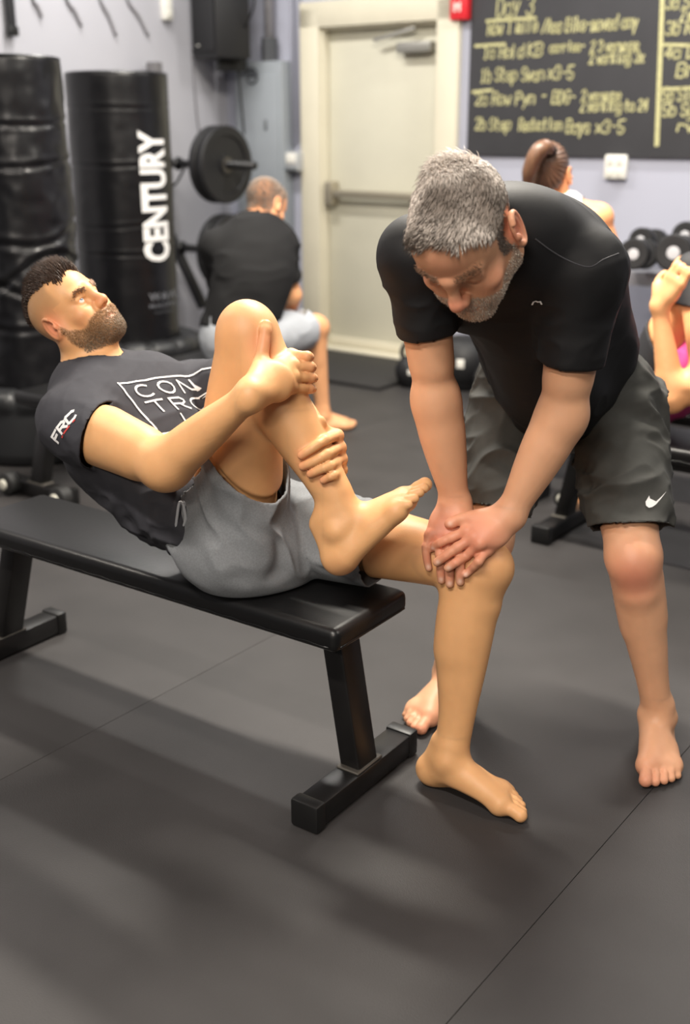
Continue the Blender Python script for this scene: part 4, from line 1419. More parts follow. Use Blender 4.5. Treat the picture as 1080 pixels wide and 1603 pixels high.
cc2 = skin_cols(cv, SK2, RED2, spots, 5, nails)
h3 = ((cv - aHC) / aHS) @ aHR
X2, Y2, Z2 = h3.T
in2 = (np.abs(h3) < 0.15).all(1)
b2 = beard_mask(X2, Y2, Z2) * in2 * (np.linalg.norm(h3, axis=1) < 0.165) * (np.abs(X2) < 0.085) * sstep(-0.135, -0.115, Z2)
l2 = np.exp(-((Z2 + 0.073) / 0.010) ** 2) * np.exp(-(X2 / 0.026) ** 2) * (Y2 > 0.077) * in2
hairw = in2 * sstep(-0.045, -0.02, Z2 + 0.15 * np.minimum(0, Y2 + 0.02) * -1) * (Z2 > -0.055 + 0.5 * np.maximum(0, Y2))
front = 0.062 - 0.9 * np.maximum(0, np.abs(X2) - 0.02) * (Z2 > 0.05)
hairw = in2 * np.where(Z2 > 0.045, sstep(0.012, -0.004, Y2 - (0.062 - 3.2 * np.maximum(0, np.abs(X2) - 0.028) ** 1.35 - 0.25 * (Z2 - 0.1))),
                       sstep(0.004, -0.006, Y2 - (0.028 + 0.0 * Z2)) * sstep(-0.032, -0.018, Z2 + 0.9 * np.maximum(-Y2 - 0.0, 0) * 0.3))
hairw = hairw * np.where((np.abs(X2) > 0.066) & (((Y2 + 0.016) / 0.027) ** 2 + ((Z2 + 0.004) / 0.042) ** 2 < 1), 0.0, 1.0)
cc2 = cc2 * (1 - 0.6 * b2[:, None]) + np.array(rgb(188, 168, 150)) * 0.6 * b2[:, None]
cc2 = cc2 * (1 - 0.75 * hairw[:, None]) + np.array(rgb(140, 128, 118)) * 0.75 * hairw[:, None]
cc2 = cc2 * (1 - 0.5 * l2[:, None]) + np.array(rgb(180, 100, 86)) * 0.5 * l2[:, None]
skin2 = mat('fair_skin', SK2, 0.5, 0, 0.4, 0.10, 420, sss=0.12, attr='Col')
off2(np_mesh('body', cv, cq, skin2, m2, True, cc2))
cn = vnormals(cv, cq)
p, i = pick(rng, cv, cq, hairw * (hairw > 0.3), 15000)
l = ((p - aHC) / aHS) @ aHR
sw = vnoise(l * 15, 3)
sw2 = vnoise(l * 15 + 50, 4)
dl = np.stack([0.7 * sw + l[:, 0] * 3, 0.75 + 0.7 * sw2, -0.1 - 0.6 * sstep(0.06, 0.0, l[:, 2])], 1)
dl = np.where((l[:, 2:3] < 0.04), np.stack([0.2 * sw, -0.35 + 0.3 * sw2, -0.9 + 0 * sw], 1), dl)
dd = dl @ aHR.T + 0.34 * cn[i] + rng.normal(0, 0.10, (len(p), 3))
ln = (0.010 + 0.019 * sstep(0.02, 0.07, l[:, 2])) * rng.uniform(0.7, 1.2, len(p))
dark = sstep(-0.4, 0.5, vnoise(l * 16, 8) + 0.5 * sstep(0.0, 0.06, l[:, 1]) * sstep(0.06, 0.02, np.abs(l[:, 0] + 0.01)))
cc = (np.array(rgb(208, 198, 188)) * (1 - dark[:, None]) + np.array(rgb(140, 129, 119)) * dark[:, None]) * rng.uniform(0.7, 1.3, (len(p), 1))
off2(strands('hair', p, dd, ln, 0.0009, cc, hairm, m2, bend=-0.4 * cn[i] + 0.25 * np.stack([sw2, sw, 0 * sw], 1) @ aHR.T))
p, i = pick(rng, cv, cq, b2 * (b2 > 0.3), 5000)
dd = 0.6 * cn[i] - aHR[:, 2] * 0.8 + rng.normal(0, 0.25, (len(p), 3))
off2(strands('beard', p, dd, rng.uniform(0.002, 0.006, len(p)), 0.0006, np.array(rgb(222, 208, 192)) * rng.uniform(0.55, 1.3, (len(p), 1)), hairm, m2))
bw = in2 * np.exp(-((Z2 - 0.026 - 0.005 * sstep(0.015, 0.035, np.abs(X2))) / 0.0055) ** 2) * sstep(0.010, 0.016, np.abs(X2)) * sstep(0.056, 0.046, np.abs(X2)) * (Y2 > 0.05)
for q in (-1, 1):
    p, i = pick(rng, cv, cq, bw * (np.sign(X2) == q), 230)
    l = ((p - aHC) / aHS) @ aHR
    dd = 0.4 * cn[i] + (np.stack([np.sign(l[:, 0]) * 1.0, np.zeros(len(p)), np.full(len(p), 0.2)], 1) + rng.normal(0, 0.2, (len(p), 3))) @ aHR.T
    off2(strands('eyebrow', p, dd, rng.uniform(0.004, 0.008, len(p)), 0.0005, np.array(rgb(150, 116, 92)) * rng.uniform(0.6, 1.3, (len(p), 1)), hairm, m2))

shs = sh2
lo, hi = around([aPEL, aRS, aLS, aNECK, g2], 0.24)
sv, sq = open_garment(shs, lo, hi, 0.0045)
sn = vnormals(sv, sq)
lowp = sstep(0.35, 0.12, (sv - aPEL) @ aSP)
sv = wrinkle(sv, sn, 14, 0.002 + 0.006 * lowp, aACR, 3.0, 41)
at_ = np.maximum(np.exp(-((sv - (aLS + (aLE - aLS) * 0.3)) ** 2).sum(1) / 0.12 ** 2), np.exp(-((sv - (aRS + (aRE - aRS) * 0.3)) ** 2).sum(1) / 0.12 ** 2))
sv = wrinkle(sv, sn, 26, 0.003 * at_, nrm(aACR + 0.5 * aSP), 3.5, 47)
shirt2 = mat('black_sport_jersey', rgb(15, 15, 17), 0.66, 0, 0.35, 0.12, 900, 0.05, 60)
SH2 = rim(off2(np_mesh('shirt', sv, sq, shirt2, m2)))
sos = so2
lo, hi = around([aLH, aRH, aLK, aRK, g1], 0.2)
sv, sq = open_garment(sos, lo, hi, 0.0045)
sn = vnormals(sv, sq)
sv = wrinkle(sv, sn, 17, 0.012, nrm(aACR), 4.0, 51)
sv = wrinkle(sv, sn, 30, 0.003, nrm(aACR + 0.4 * UP), 3.5, 53)
short2 = mat('charcoal_sport_cloth', rgb(66, 66, 63), 0.7, 0, 0.3, 0.12, 800, 0.06, 80)
SO2 = rim(off2(np_mesh('shorts', sv, sq, short2, m2)))

# ------------------------------------------------------------------ punching bags
def grid_lathe(name, prof, seg, disp, m, parent, dz=None):
    prof = np.array(prof, float)
    th = np.linspace(0, 2 * math.pi, seg, endpoint=False)
    n = len(prof)
    T, K = np.meshgrid(th, np.arange(n))
    R, Z = prof[K, 0], prof[K, 1]
    if disp: R = R + disp(T, Z, R)
    if dz: Z = Z + dz(T, Z, R)
    v = np.stack([R * np.cos(T), R * np.sin(T), Z], -1).reshape(-1, 3)
    a = np.arange(n - 1)[:, None] * seg
    i = np.arange(seg)[None]
    j = (i + 1) % seg
    f = np.stack([a + i, a + j, a + seg + j, a + seg + i], -1).reshape(-1, 4)
    return np_mesh(name, v, f, m, parent)
def bag(label, px, Y, top, rad, rbot, creases, wild, basel=None):
    c = at(px, 300, Y) * V(1, 1, 0)
    t = thing('punching_bag', label, 'punching bag', tuple(c), 0, 'free standing punching bags')
    zb = 0.31
    zs = np.linspace(zb, top, 120)
    r0 = rad + (rbot - rad) * (1 - (zs - zb) / (top - zb))
    prof = [(0.001, zb)] + [(rbot * s, zb + 0.02 * (1 - math.sqrt(max(0, 1 - s * s)))) for s in (0.9,)] + list(zip(r0, zs)) + [(rad * 0.985, top + 0.012), (rad * 0.9, top + 0.016), (rad * 0.5, top + 0.022), (0.001, top + 0.024)]
    def disp(T, Z, R):
        d = np.zeros_like(T)
        for (z, a, ph, am, w, al) in creases:
            zz = z + am * np.sin(T * al + ph) + 0.4 * am * np.sin(T * 3 + ph * 2)
            u = (Z - zz) / w
            d += a * (-np.exp(-u * u) + 0.7 * np.exp(-((u - 1.6) / 1.1) ** 2) + 0.35 * np.exp(-((u + 1.7) / 1.0) ** 2))
        q = np.stack([np.cos(T) * 2.2, np.sin(T) * 2.2, Z * 9], -1).reshape(-1, 3)
        d += wild * (vnoise(q, 3) * 0.006 + vnoise(q * 2.3, 4) * 0.003).reshape(T.shape)
        return d * np.clip((top - Z) / 0.05, 0, 1) * (R > rbot * 0.5)
    cov = grid_lathe('bag_cover', prof, 128, disp, mat('bag_vinyl', rgb(13, 13, 16), 0.34, 0, 0.45, 0.08, 60), t)
    grid_lathe('top_seam', [(rad * 0.985 + 0.004 * math.cos(a), top + 0.006 + 0.004 * math.sin(a)) for a in np.linspace(0, 2 * math.pi, 9)], 96, None, mat('bag_vinyl', rgb(30, 30, 33), 0.34), cov)
    bp = [(0.30, 0.0), (0.365, 0.01), (0.375, 0.06), (0.37, 0.22), (0.372, 0.25), (0.385, 0.265), (0.385, 0.30), (0.375, 0.325), (0.35, 0.338), (0.31, 0.342), (0.27, 0.335), (0.255, 0.315), (0.25, 0.29), (0.001, 0.29)]
    def bd(T, Z, R):
        g = np.exp(-(np.abs(((T / (2 * math.pi) * 14) % 1) - 0.5) / 0.10) ** 2)
        return -0.012 * g * (Z > 0.25) * (R > 0.36)
    def bz(T, Z, R):
        g = np.exp(-(np.abs(((T / (2 * math.pi) * 14) % 1) - 0.5) / 0.10) ** 2)
        return -0.016 * g * (Z > 0.31) * (R > 0.26)
    grid_lathe('base', bp, 168, bd, mat('base_plastic', rgb(36, 37, 39), 0.42, 0, 0.5, 0.05, 150), t, bz)
    return t, c, cov
bag('black punching bag at the left edge, deeply creased, without lettering', 30, 5.1, 1.69, 0.218, 0.232,
    [(1.44, 0.006, 0.3, 0.012, 0.010, 1), (1.27, 0.007, 1.0, 0.012, 0.012, 1), (0.98, 0.008, 0.5, 0.05, 0.016, 1), (0.84, 0.010, 2.4, 0.06, 0.02, 2), (0.72, 0.008, 4.0, 0.05, 0.016, 1), (0.60, 0.006, 1.0, 0.03, 0.014, 1)], 1.0)
t, bcen, cov = bag('black punching bag with a white brand name lettered up its side', 193, 6.2, 1.675, 0.262, 0.262,
    [(1.52, 0.003, 0.3, 0.006, 0.008, 1), (1.24, 0.005, 1.2, 0.010, 0.008, 1), (0.93, 0.004, 2.0, 0.008, 0.008, 1), (0.80, 0.005, 0.4, 0.012, 0.008, 1)], 0.35)
def text_mesh(s, size, offset=0.0, spacing=1.0):
    cu = bpy.data.curves.new('lettering', 'FONT')
    cu.body = s
    cu.size = size
    cu.offset = offset
    cu.space_character = spacing
    cu.resolution_u = 3
    o = bpy.data.objects.new('lettering', cu)
    COL.objects.link(o)
    dg = bpy.context.evaluated_depsgraph_get()
    me = bpy.data.meshes.new_from_object(o.evaluated_get(dg))
    bpy.data.objects.remove(o)
    bpy.data.curves.remove(cu)
    bm = bmesh.new()
    bm.from_mesh(me)
    bpy.data.meshes.remove(me)
    return bm
def fit(bm, w, h):
    x0 = min(v.co.x for v in bm.verts); x1 = max(v.co.x for v in bm.verts)
    y0 = min(v.co.y for v in bm.verts); y1 = max(v.co.y for v in bm.verts)
    for v in bm.verts:
        v.co.x = (v.co.x - x0) / (x1 - x0) * w
        v.co.y = (v.co.y - y0) / (y1 - y0) * h
def chop(bm, n, axis, L):
    for k in range(1, n):
        co = [0, 0, 0]; no = [0, 0, 0]
        co[axis] = L * k / n; no[axis] = 1
        bmesh.ops.bisect_plane(bm, geom=bm.verts[:] + bm.edges[:] + bm.faces[:], plane_co=co, plane_no=no)
# angle of the camera seen from the bag, so that lettering sits to the right of it
ang0 = math.atan2(-bcen[1], -bcen[0])
def on_bag(bm, amid, w, vertical, z0, R=0.2675):
    for v in bm.verts:
        if vertical:      # reads upwards: text x -> height, text y -> towards the left
            z, s = z0 + v.co.x, -v.co.y
        else: z, s = z0 + v.co.y, v.co.x
        a = amid + s / R
        v.co = (R * math.cos(a), R * math.sin(a), z)
bm = text_mesh('CENTURY', 0.2, 0.0085, 1.0)
fit(bm, 0.655, 0.175)
chop(bm, 10, 1, 0.175)
on_bag(bm, ang0 + 0.985, 0, True, 0.752)
for f in bm.faces: f.normal_update()
o = bm_obj('white_lettering', bm, mat('white_print', rgb(232, 231, 230), 0.5), cov); o['kind'] = 'stuff'
for s_, w, h, z, m_ in (('WAVE', 0.21, 0.042, 0.548, rgb(110, 112, 118)), ('MASTER', 0.21, 0.022, 0.510, rgb(96, 98, 104)), ('FREESTANDING', 0.15, 0.012, 0.478, rgb(70, 72, 76))):
    bm = text_mesh(s_, 0.05, 0.0006, 1.2)
    fit(bm, w, h)
    chop(bm, 8, 0, w)
    on_bag(bm, ang0 + 0.38 + (0.21 - w) / 2 / 0.2675, 0, False, z)
    o = bm_obj('grey_lettering', bm, mat('grey_print_%d' % int(w * 100 + h * 1000), m_, 0.5), cov); o['kind'] = 'stuff'

# ------------------------------------------------------------------ plate rack in the corner
bar = mat('bar_black', rgb(32, 32, 34), 0.4, 0.2)
iron = mat('plate_rubber', rgb(26, 26, 28), 0.55, 0, 0.4, 0.06, 200)
pc = at(348, 258, 7.05)
pr = to_room(pc)
rk = rth('plate_rack', 'black wall rack with storage pegs behind the lettered bag', 'rack', -5.36, pr[1], 0)
lbox('upright', rk, (0, 0, 0.9), (0.07, 0.07, 1.8), mat('rack_grey', rgb(104, 102, 104), 0.5, 0.1), 0.004)
lbox('foot', rk, (0.1, 0, 0.03), (0.5, 0.09, 0.06), bar, 0.004)
lbox('brace', rk, (0.17, 0, 0.60), (0.05, 0.05, 0.62), bar, 0.004, np.array([[math.cos(.55), 0, -math.sin(.55)], [0, 1, 0], [math.sin(.55), 0, math.cos(.55)]]))
pz = [pr[2], pr[2] - 0.51]
for z, L in ((pz[0], 0.80), (pz[1], 0.62)):
    bm = bmesh.new()
    b_tube(bm, [(0.03, 0, z), (L, 0, z)], 0.024, 14)
    b_tube(bm, [(0.16, 0, z), (0.175, 0, z)], 0.04, 14)
    bm_obj('peg', bm, bar, rk, True)
bm = bmesh.new()
b_tube(bm, spline([(0.05, 0.0, pz[0] - 0.1), (0.14, -0.02, pz[0] - 0.13), (0.22, -0.02, pz[0] - 0.05), (0.24, 0, pz[0])], 5), 0.008, 6)
bm_obj('peg_hook', bm, bar, rk, True)
def plate(label, a, z, R, th, group):
    t = rth('weight_plate', label, 'weight plate', a, pr[1], z - 0.0, group)
    bm = bmesh.new()
    prof = [(0.026, -th / 2), (0.06, -th / 2), (0.062, -th * 0.3), (R * 0.74, -th * 0.3), (R * 0.76, -th / 2), (R - 0.006, -th / 2), (R, -th / 2 + 0.006), (R, th / 2 - 0.006), (R - 0.006, th / 2), (R * 0.76, th / 2), (R * 0.74, th * 0.3), (0.062, th * 0.3), (0.06, th / 2), (0.026, th / 2), (0.026, -th / 2)]
    b_lathe(bm, prof, (0, 0, 0), zto(V(1, 0, 0)), 48, False)
    d = bm_obj('disc', bm, iron, t, angle=35)
    bm = bmesh.new()
    b_lathe(bm, [(0.0255, -th / 2 - 0.002), (0.045, -th / 2 - 0.002), (0.045, th / 2 + 0.002), (0.0255, th / 2 + 0.002), (0.0255, -th / 2 - 0.002)], (0, 0, 0), zto(V(1, 0, 0)), 24, False)
    bm_obj('hub_ring', bm, mat('dull_steel', rgb(92, 88, 82), 0.45, 0.6), d, angle=35)
PA = pr[0]
plate('big black weight plate on the upper peg, front one', PA + 0.02, pz[0], 0.225, 0.05, 'weight plates on the rack pegs')
plate('big black weight plate on the upper peg, pushed in behind the front one', PA - 0.045, pz[0], 0.225, 0.05, 'weight plates on the rack pegs')
plate('big black weight plate on the lower peg behind the seated man, outer one', PA + 0.06, pz[1], 0.225, 0.05, 'weight plates on the rack pegs')
plate('big black weight plate on the lower peg behind the seated man, inner one', PA - 0.01, pz[1], 0.225, 0.05, 'weight plates on the rack pegs')

# ------------------------------------------------------------------ other benches
def copy_tree(o, parent=None):
    c = o.copy()
    COL.objects.link(c)
    c.parent = parent
    for ch in list(o.children): copy_tree(ch, c)
    return c
def wheels(b, y):
    for x, z in ((-0.635, 0.11), (-0.70, 0.055)) if y > 0 else ((-0.66, 0.05),):
        bm = bmesh.new()
        b_lathe(bm, [(0.001, -0.024), (0.026, -0.024), (0.04, -0.018), (0.04, 0.018), (0.026, 0.024), (0.001, 0.024)], (x, y, z), zto(V(0, 1, 0)), 20)
        w = bm_obj('wheel', bm, mat('black_rubber_wheel', rgb(28, 28, 28), 0.6), b, angle=40)
        bm = bmesh.new()
        for q in (-1, 1): b_lathe(bm, [(0.001, -0.006), (0.022, -0.006), (0.022, 0.004), (0.016, 0.008), (0.001, 0.008)], (x, y + q * 0.026, z), zto(V(0, q, 0)), 16)
        o = bm_obj('hub_cap', bm, mat('pale_hub', rgb(190, 188, 176), 0.4), w, angle=40); o['kind'] = 'stuff'
b2 = copy_tree(bench)
b2['label'] = 'second flat bench behind the reclining man, with a wheeled foot bar at its near end'
p0 = room(-3.545, 2.70, 0)
b2.location = room(-3.545, 2.70 + 0.62, 0)
b2.rotation_euler[2] = math.atan2(RY[1], RY[0])
for xs in (-0.16, 0.16):
    for x, z in ((-0.66, 0.05),):
        bm = bmesh.new()
        b_lathe(bm, [(0.001, -0.03), (0.03, -0.03), (0.046, -0.022), (0.046, 0.022), (0.03, 0.03), (0.001, 0.03)], (x, xs, z), zto(V(1, 0, 0)), 20)
        w = bm_obj('wheel', bm, mat('black_rubber_wheel', rgb(28, 28, 28), 0.6), b2, angle=40)
        bm = bmesh.new()
        b_lathe(bm, [(0.001, -0.006), (0.022, -0.006), (0.022, 0.004), (0.016, 0.008), (0.001, 0.008)], (x - 0.034, xs, z), zto(V(-1, 0, 0)), 16)
        bm_obj('hub_cap', bm, mat('pale_hub', rgb(190, 188, 176), 0.4), w, angle=40)
b3 = copy_tree(bench)
b3['label'] = 'flat bench at the right edge under the woman in pink, wheels on its foot bar'
b3.location = room(-1.735 + 0.635, 3.60, 0)
b3.rotation_euler[2] = AZ
wheels(b3, 0.23)

# ------------------------------------------------------------------ platform mat, dumbbells, kettlebells
bm = bmesh.new()
rbox(bm, -4.8, -3.6, 5.12, 5.86, 0.0, 0.022, 0.004)
pm = bm_obj('platform_mat', bm, mat('dark_mat', rgb(42, 41, 41), 0.7, 0, 0.3, 0.15, 250), None, angle=40)
tag(pm, 'dark rubber mat lying on the floor before the door', 'mat')
sr = rth('dumbbell_rack', 'grey dumbbell rack shelf by the wall at the right edge', 'rack', -1.75, 5.62, 0)
shm = mat('shelf_grey', rgb(140, 140, 146), 0.5, 0.1)
lbox('shelf', sr, (0, -0.02, 0.70), (1.55, 0.42, 0.03), shm, 0.004)
lbox('shelf_lip', sr, (0, -0.235, 0.71), (1.55, 0.02, 0.07), shm, 0.004)
lbox('shelf', sr, (0, -0.06, 0.32), (1.55, 0.46, 0.03), shm, 0.004)
for q in (-1, 1):
    lbox('leg', sr, (q * 0.74, 0.1, 0.36), (0.06, 0.08, 0.72), shm, 0.004)
    lbox('foot', sr, (q * 0.74, 0.0, 0.03), (0.07, 0.5, 0.06), shm, 0.004)
def dumbbell(label, px, py, Y, r, tilt=0.0):
    c = at(px, py, Y)
    t = thing('dumbbell', label, 'dumbbell', tuple(c), AZ, 'round head dumbbells on the rack')
    dr_ = nrm(V(0.12 + tilt, -1, 0.10))
    R_ = zto(dr_)
    for q in (-1, 1):
        bm = bmesh.new()
        b_lathe(bm, [(0.001, 0.0), (r * 0.5, 0.0), (r * 0.55, 0.004), (r * 0.9, 0.004), (r, 0.014), (r, 0.085), (r * 0.9, 0.095), (r * 0.4, 0.095), (0.001, 0.09)], dr_ * q * 0.07, R_ if q > 0 else zto(-dr_), 28)
        h = bm_obj('head', bm, iron, t, angle=40)
        if q > 0:
            bm = bmesh.new()
            b_lathe(bm, [(0.001, 0.0), (r * 0.36, 0.0), (r * 0.34, 0.006), (0.001, 0.008)], dr_ * (0.07 + 0.092), R_, 20)
            bm_obj('end_disc', bm, mat('pale_disc', rgb(186, 186, 190), 0.4), h, angle=40)
    bm = bmesh.new()
    b_tube(bm, [-dr_ * 0.08, V(0, 0, 0), dr_ * 0.08], [0.015, 0.018, 0.015], 12)
    bm_obj('handle', bm, gm, t, True)
dumbbell('round head dumbbell, leftmost on the rack, half hidden by the black shirt', 1001, 398, 5.45, 0.072, 0.1)
dumbbell('round head dumbbell standing behind the leftmost one on the rack', 1016, 377, 5.85, 0.062)
dumbbell('large round head dumbbell on the rack above the woman\'s hand', 1062, 396, 5.35, 0.085, 0.1)
dumbbell('round head dumbbell at the right edge behind the large one', 1084, 370, 5.78, 0.068)
def kettlebell(label, c, s):
    t = thing('kettlebell', label, 'kettlebell', tuple(c), AZ + 0.3, 'kettlebells on the floor by the door')
    bm = bmesh.new()
    prof = [(0.001, 0.0), (0.075 * s, 0.0)] + [(0.11 * s * math.sin(a), 0.105 * s - 0.11 * s * math.cos(a)) for a in np.linspace(0.75, 2.6, 18)] + [(0.04 * s, 0.205 * s), (0.001, 0.205 * s)]
    b_lathe(bm, prof, (0, 0, 0), None, 32)
    bl = bm_obj('bell', bm, iron, t, True)
    bm = bmesh.new()
    b_tube(bm, spline([(-0.055 * s, 0, 0.175 * s), (-0.068 * s, 0, 0.225 * s), (-0.05 * s, 0, 0.275 * s), (0, 0, 0.29 * s), (0.05 * s, 0, 0.275 * s), (0.068 * s, 0, 0.225 * s), (0.055 * s, 0, 0.175 * s)], 5), 0.016 * s, 10)
    bm_obj('handle', bm, bar, t, True)
    lbox('white_label', bl, (0.02, -0.108 * s, 0.115 * s), (0.03 * s, 0.008, 0.034 * s), white, 0.002)
kettlebell('small black kettlebell on the floor left of the standing man\'s arm', atz(643, 604, 0), 0.85)
kettlebell('large black kettlebell with white label between the standing man\'s arms', atz(724, 606, 0), 1.45)
kettlebell('black kettlebell half hidden behind the standing man\'s shorts', atz(752, 622, 0) + V(0.06, -0.06, 0), 1.0)

# ------------------------------------------------------------------ stand-in black box behind the standing man
bx = thing('dark_box', 'black padded jump box on the floor behind the standing man\'s legs', 'box', tuple(atz(846, 778, 0) - RX * 0.20 - RY * 0.14), AZ)  # stand-in block for a dark thing of unknown kind
boxm = mat('dark_box_surface', rgb(40, 40, 41), 0.55, 0, 0.4, 0.08, 60)
lbox('dark_box_body', bx, (0, 0.09, 0.15), (0.44, 0.18, 0.30), boxm, 0.015)
for x in (-0.205, 0.205): lbox('edge_band', bx, (x, 0.09, 0.15), (0.035, 0.184, 0.304), mat('black_webbing', rgb(30, 30, 34), 0.7), 0.004)
lbox('dark_box_front_strip', bx, (0, -0.006, 0.19), (0.14, 0.012, 0.03), mat('black_webbing', rgb(30, 30, 34), 0.7), 0.003)

# ------------------------------------------------------------------ prints and marks on the clothes
def tree(o):
    m = o.data
    off = V(*o.parent.location) + V(*o.location)
    vs = [tuple(np.array(v.co) + off) for v in m.vertices]
    return BVHTree.FromPolygons(vs, [tuple(p.vertices) for p in m.polygons])
def seen(tr, px, py):
    o = V(0, 0, CAM_H)
    h = tr.ray_cast(Vector(o), Vector(nrm(at(px, py, 2.0) - o)))
    return np.array(h[0]), np.array(h[1])
def patch(tr, p00, p10, p01, lift=0.0018):
    """flat print coordinates (u along p00-p10, v along p00-p01) laid onto the cloth"""
    a, n0 = seen(tr, *p00)
    b, n1 = seen(tr, *p10)
    c, n2 = seen(tr, *p01)
    n = nrm(np.cross(b - a, c - a))
    if n @ (V(0, 0, CAM_H) - a) < 0: n = -n
    def place(u, v):
        p = a + (b - a) * u + (c - a) * v
        h = tr.ray_cast(Vector(p + n * 0.12), Vector(-n), 0.3)
        if h[0] is None: return p + n * lift
        hn = np.array(h[1])
        if hn @ n < 0: hn = -hn
        return np.array(h[0]) + hn * lift
    return place, np.linalg.norm(b - a), np.linalg.norm(c - a)
def print_obj(name, bm, m, owner):
    off = V(*owner.parent.location)
    for v in bm.verts: v.co = V(*v.co) - off - V(*owner.location)
    me = bpy.data.meshes.new(name)
    bm.to_mesh(me); bm.free()
    me.materials.append(m)
    o = link(bpy.data.objects.new(name, me), owner)
    o['kind'] = 'stuff'
    return o
ink = mat('white_ink', rgb(226, 225, 224), 0.7)
tr = tree(SH1)
place, lu, lv = patch(tr, (185, 601), (306, 585), (238, 664))
bm = bmesh.new()
rnd = random.Random(3)
def pr_stroke(bm, pts, w=0.0042):
    P_ = [(x * lu, y * lv) for x, y in pts]
    ribbon(bm, P_, w, lambda x, y: place(x / lu, y / lv))
def wob(p, q, n=9, a=0.012): return [(lerp(p[0], q[0], i / n) + rnd.uniform(-a, a) * .5, lerp(p[1], q[1], i / n) + rnd.uniform(-a, a)) for i in range(n + 1)]
pr_stroke(bm, wob((0, 0), (1.04, 0.0)))
pr_stroke(bm, wob((0, 0), (0, 1.25)))
pr_stroke(bm, wob((1.04, 0), (1.04, 1.25)))
pr_stroke(bm, wob((0, 1.25), (1.04, 1.25)))
for ch, u, v in (('C', 0.13, 0.10), ('O', 0.40, 0.10), ('N', 0.70, 0.10), ('T', 0.13, 0.50), ('R', 0.41, 0.50), ('O', 0.70, 0.50), ('L', 0.41, 0.88)):
    for st in GL[ch].split(' '):
        pts = [(int(st[i]), int(st[i + 1]) - 2) for i in range(0, len(st) - 1, 2)]
        if ch in 'CO':
            k = 14
            a0, a1 = (0.9, 5.4) if ch == 'C' else (0, 6.3)
            pts = [(2 + 2 * math.cos(lerp(a0, a1, i / k)), 3 + 3 * math.sin(lerp(a0, a1, i / k))) for i in range(k + 1)]
        pr_stroke(bm, [(u + x / 4 * 0.19, v + (6 - y) / 6 * 0.28) for x, y in pts], 0.0046)
print_obj('chest_print', bm, ink, SH1)
place, lu, lv = patch(tr, (92, 694), (121, 652), (81, 684))
bm = bmesh.new()
for i, ch in enumerate('FRC'):
    for st in GL[ch].split(' '):
        pts = [(int(st[k]), int(st[k + 1]) - 2) for k in range(0, len(st) - 1, 2)]
        if ch == 'C': pts = [(4, 5.4), (3.4, 6), (0.6, 6), (0, 5.4), (0, 0.6), (0.6, 0), (3.4, 0), (4, 0.6)]
        pr_stroke(bm, [(0.02 + i * 0.345 + x / 4 * 0.26, 0.08 + y / 6 * 0.86) for x, y in pts], 0.0062)
print_obj('sleeve_letters', bm, ink, SH1)
bm = bmesh.new()
for u in (0.28, 0.42, 0.52, 0.62, 0.84): pr_stroke(bm, [(u, -0.14), (u + 0.06, -0.14)], 0.004)
print_obj('red_sleeve_mark', bm, mat('red_ink', rgb(190, 60, 56), 0.7), SH1)
# white tick mark on the standing man's shorts and the small mark on his chest
tr2 = tree(SO2)
bm = bmesh.new()
out = [(1015.5, 776), (1010, 786), (1010.5, 792), (1015, 795.5), (1020, 794.5), (1026, 790), (1034, 780.5), (1042, 769.5), (1033, 779), (1026, 785.5), (1020.5, 787.5), (1017.5, 785.5), (1016.5, 781)]
vs = []
for p_ in out:
    q_, n_ = seen(tr2, *p_)
    if n_ @ (V(0, 0, CAM_H) - q_) < 0: n_ = -n_
    vs.append(bm.verts.new(q_ + n_ * 0.003))
f_ = bm.faces.new(vs)
bmesh.ops.triangulate(bm, faces=[f_])
print_obj('white_tick_mark', bm, ink, SO2)
tr3 = tree(SH2)
place, lu, lv = patch(tr3, (833, 475), (848, 475), (833, 468))
bm = bmesh.new()
pr_stroke(bm, [(0, -0.1), (0.12, 0.4), (0.35, 0.55), (0.6, 0.35), (0.85, 0.4), (1.0, 0.0)], 0.0035)
print_obj('small_chest_mark', bm, ink, SH2)
bm = bmesh.new()
pts = spline([(838, 374), (862, 392), (890, 408), (922, 418), (945, 406), (968, 397)], 6)
P3 = []
for p_ in pts:
    if tr3.ray_cast(Vector(V(0, 0, CAM_H)), Vector(nrm(at(*p_[:2], 2.0) - V(0, 0, CAM_H))))[0] is None: continue
    q_, n_ = seen(tr3, *p_)
    P3.append(q_ + n_ * (0.0005 if n_ @ (V(0, 0, CAM_H) - q_) > 0 else -0.0005))
b_tube(bm, P3, 0.0013, 5)
print_obj('shoulder_seam', bm, mat('seam_thread', rgb(58, 58, 62), 0.7), SH2)
# drawstring of the grey shorts
tr4 = tree(SO1)
bm = bmesh.new()
q_, n_ = seen(tr4, 292, 792)
if n_ @ (V(0, 0, CAM_H) - q_) < 0: n_ = -n_
c_ = mat('grey_cord_cotton', rgb(170, 172, 176), 0.9)
for dx, dz, s_ in ((-0.012, -0.05, 1), (0.006, -0.062, -1)):
    b_tube(bm, spline([q_ + n_ * 0.004, q_ + n_ * 0.012 + V(dx * 0.4, 0, 0.008), q_ + n_ * 0.012 + V(dx, 0, dz * 0.5), q_ + n_ * 0.008 + V(dx * 1.6 * s_, 0, dz)], 5), 0.0032, 6)
o = print_obj('drawstring', bm, c_, SO1)

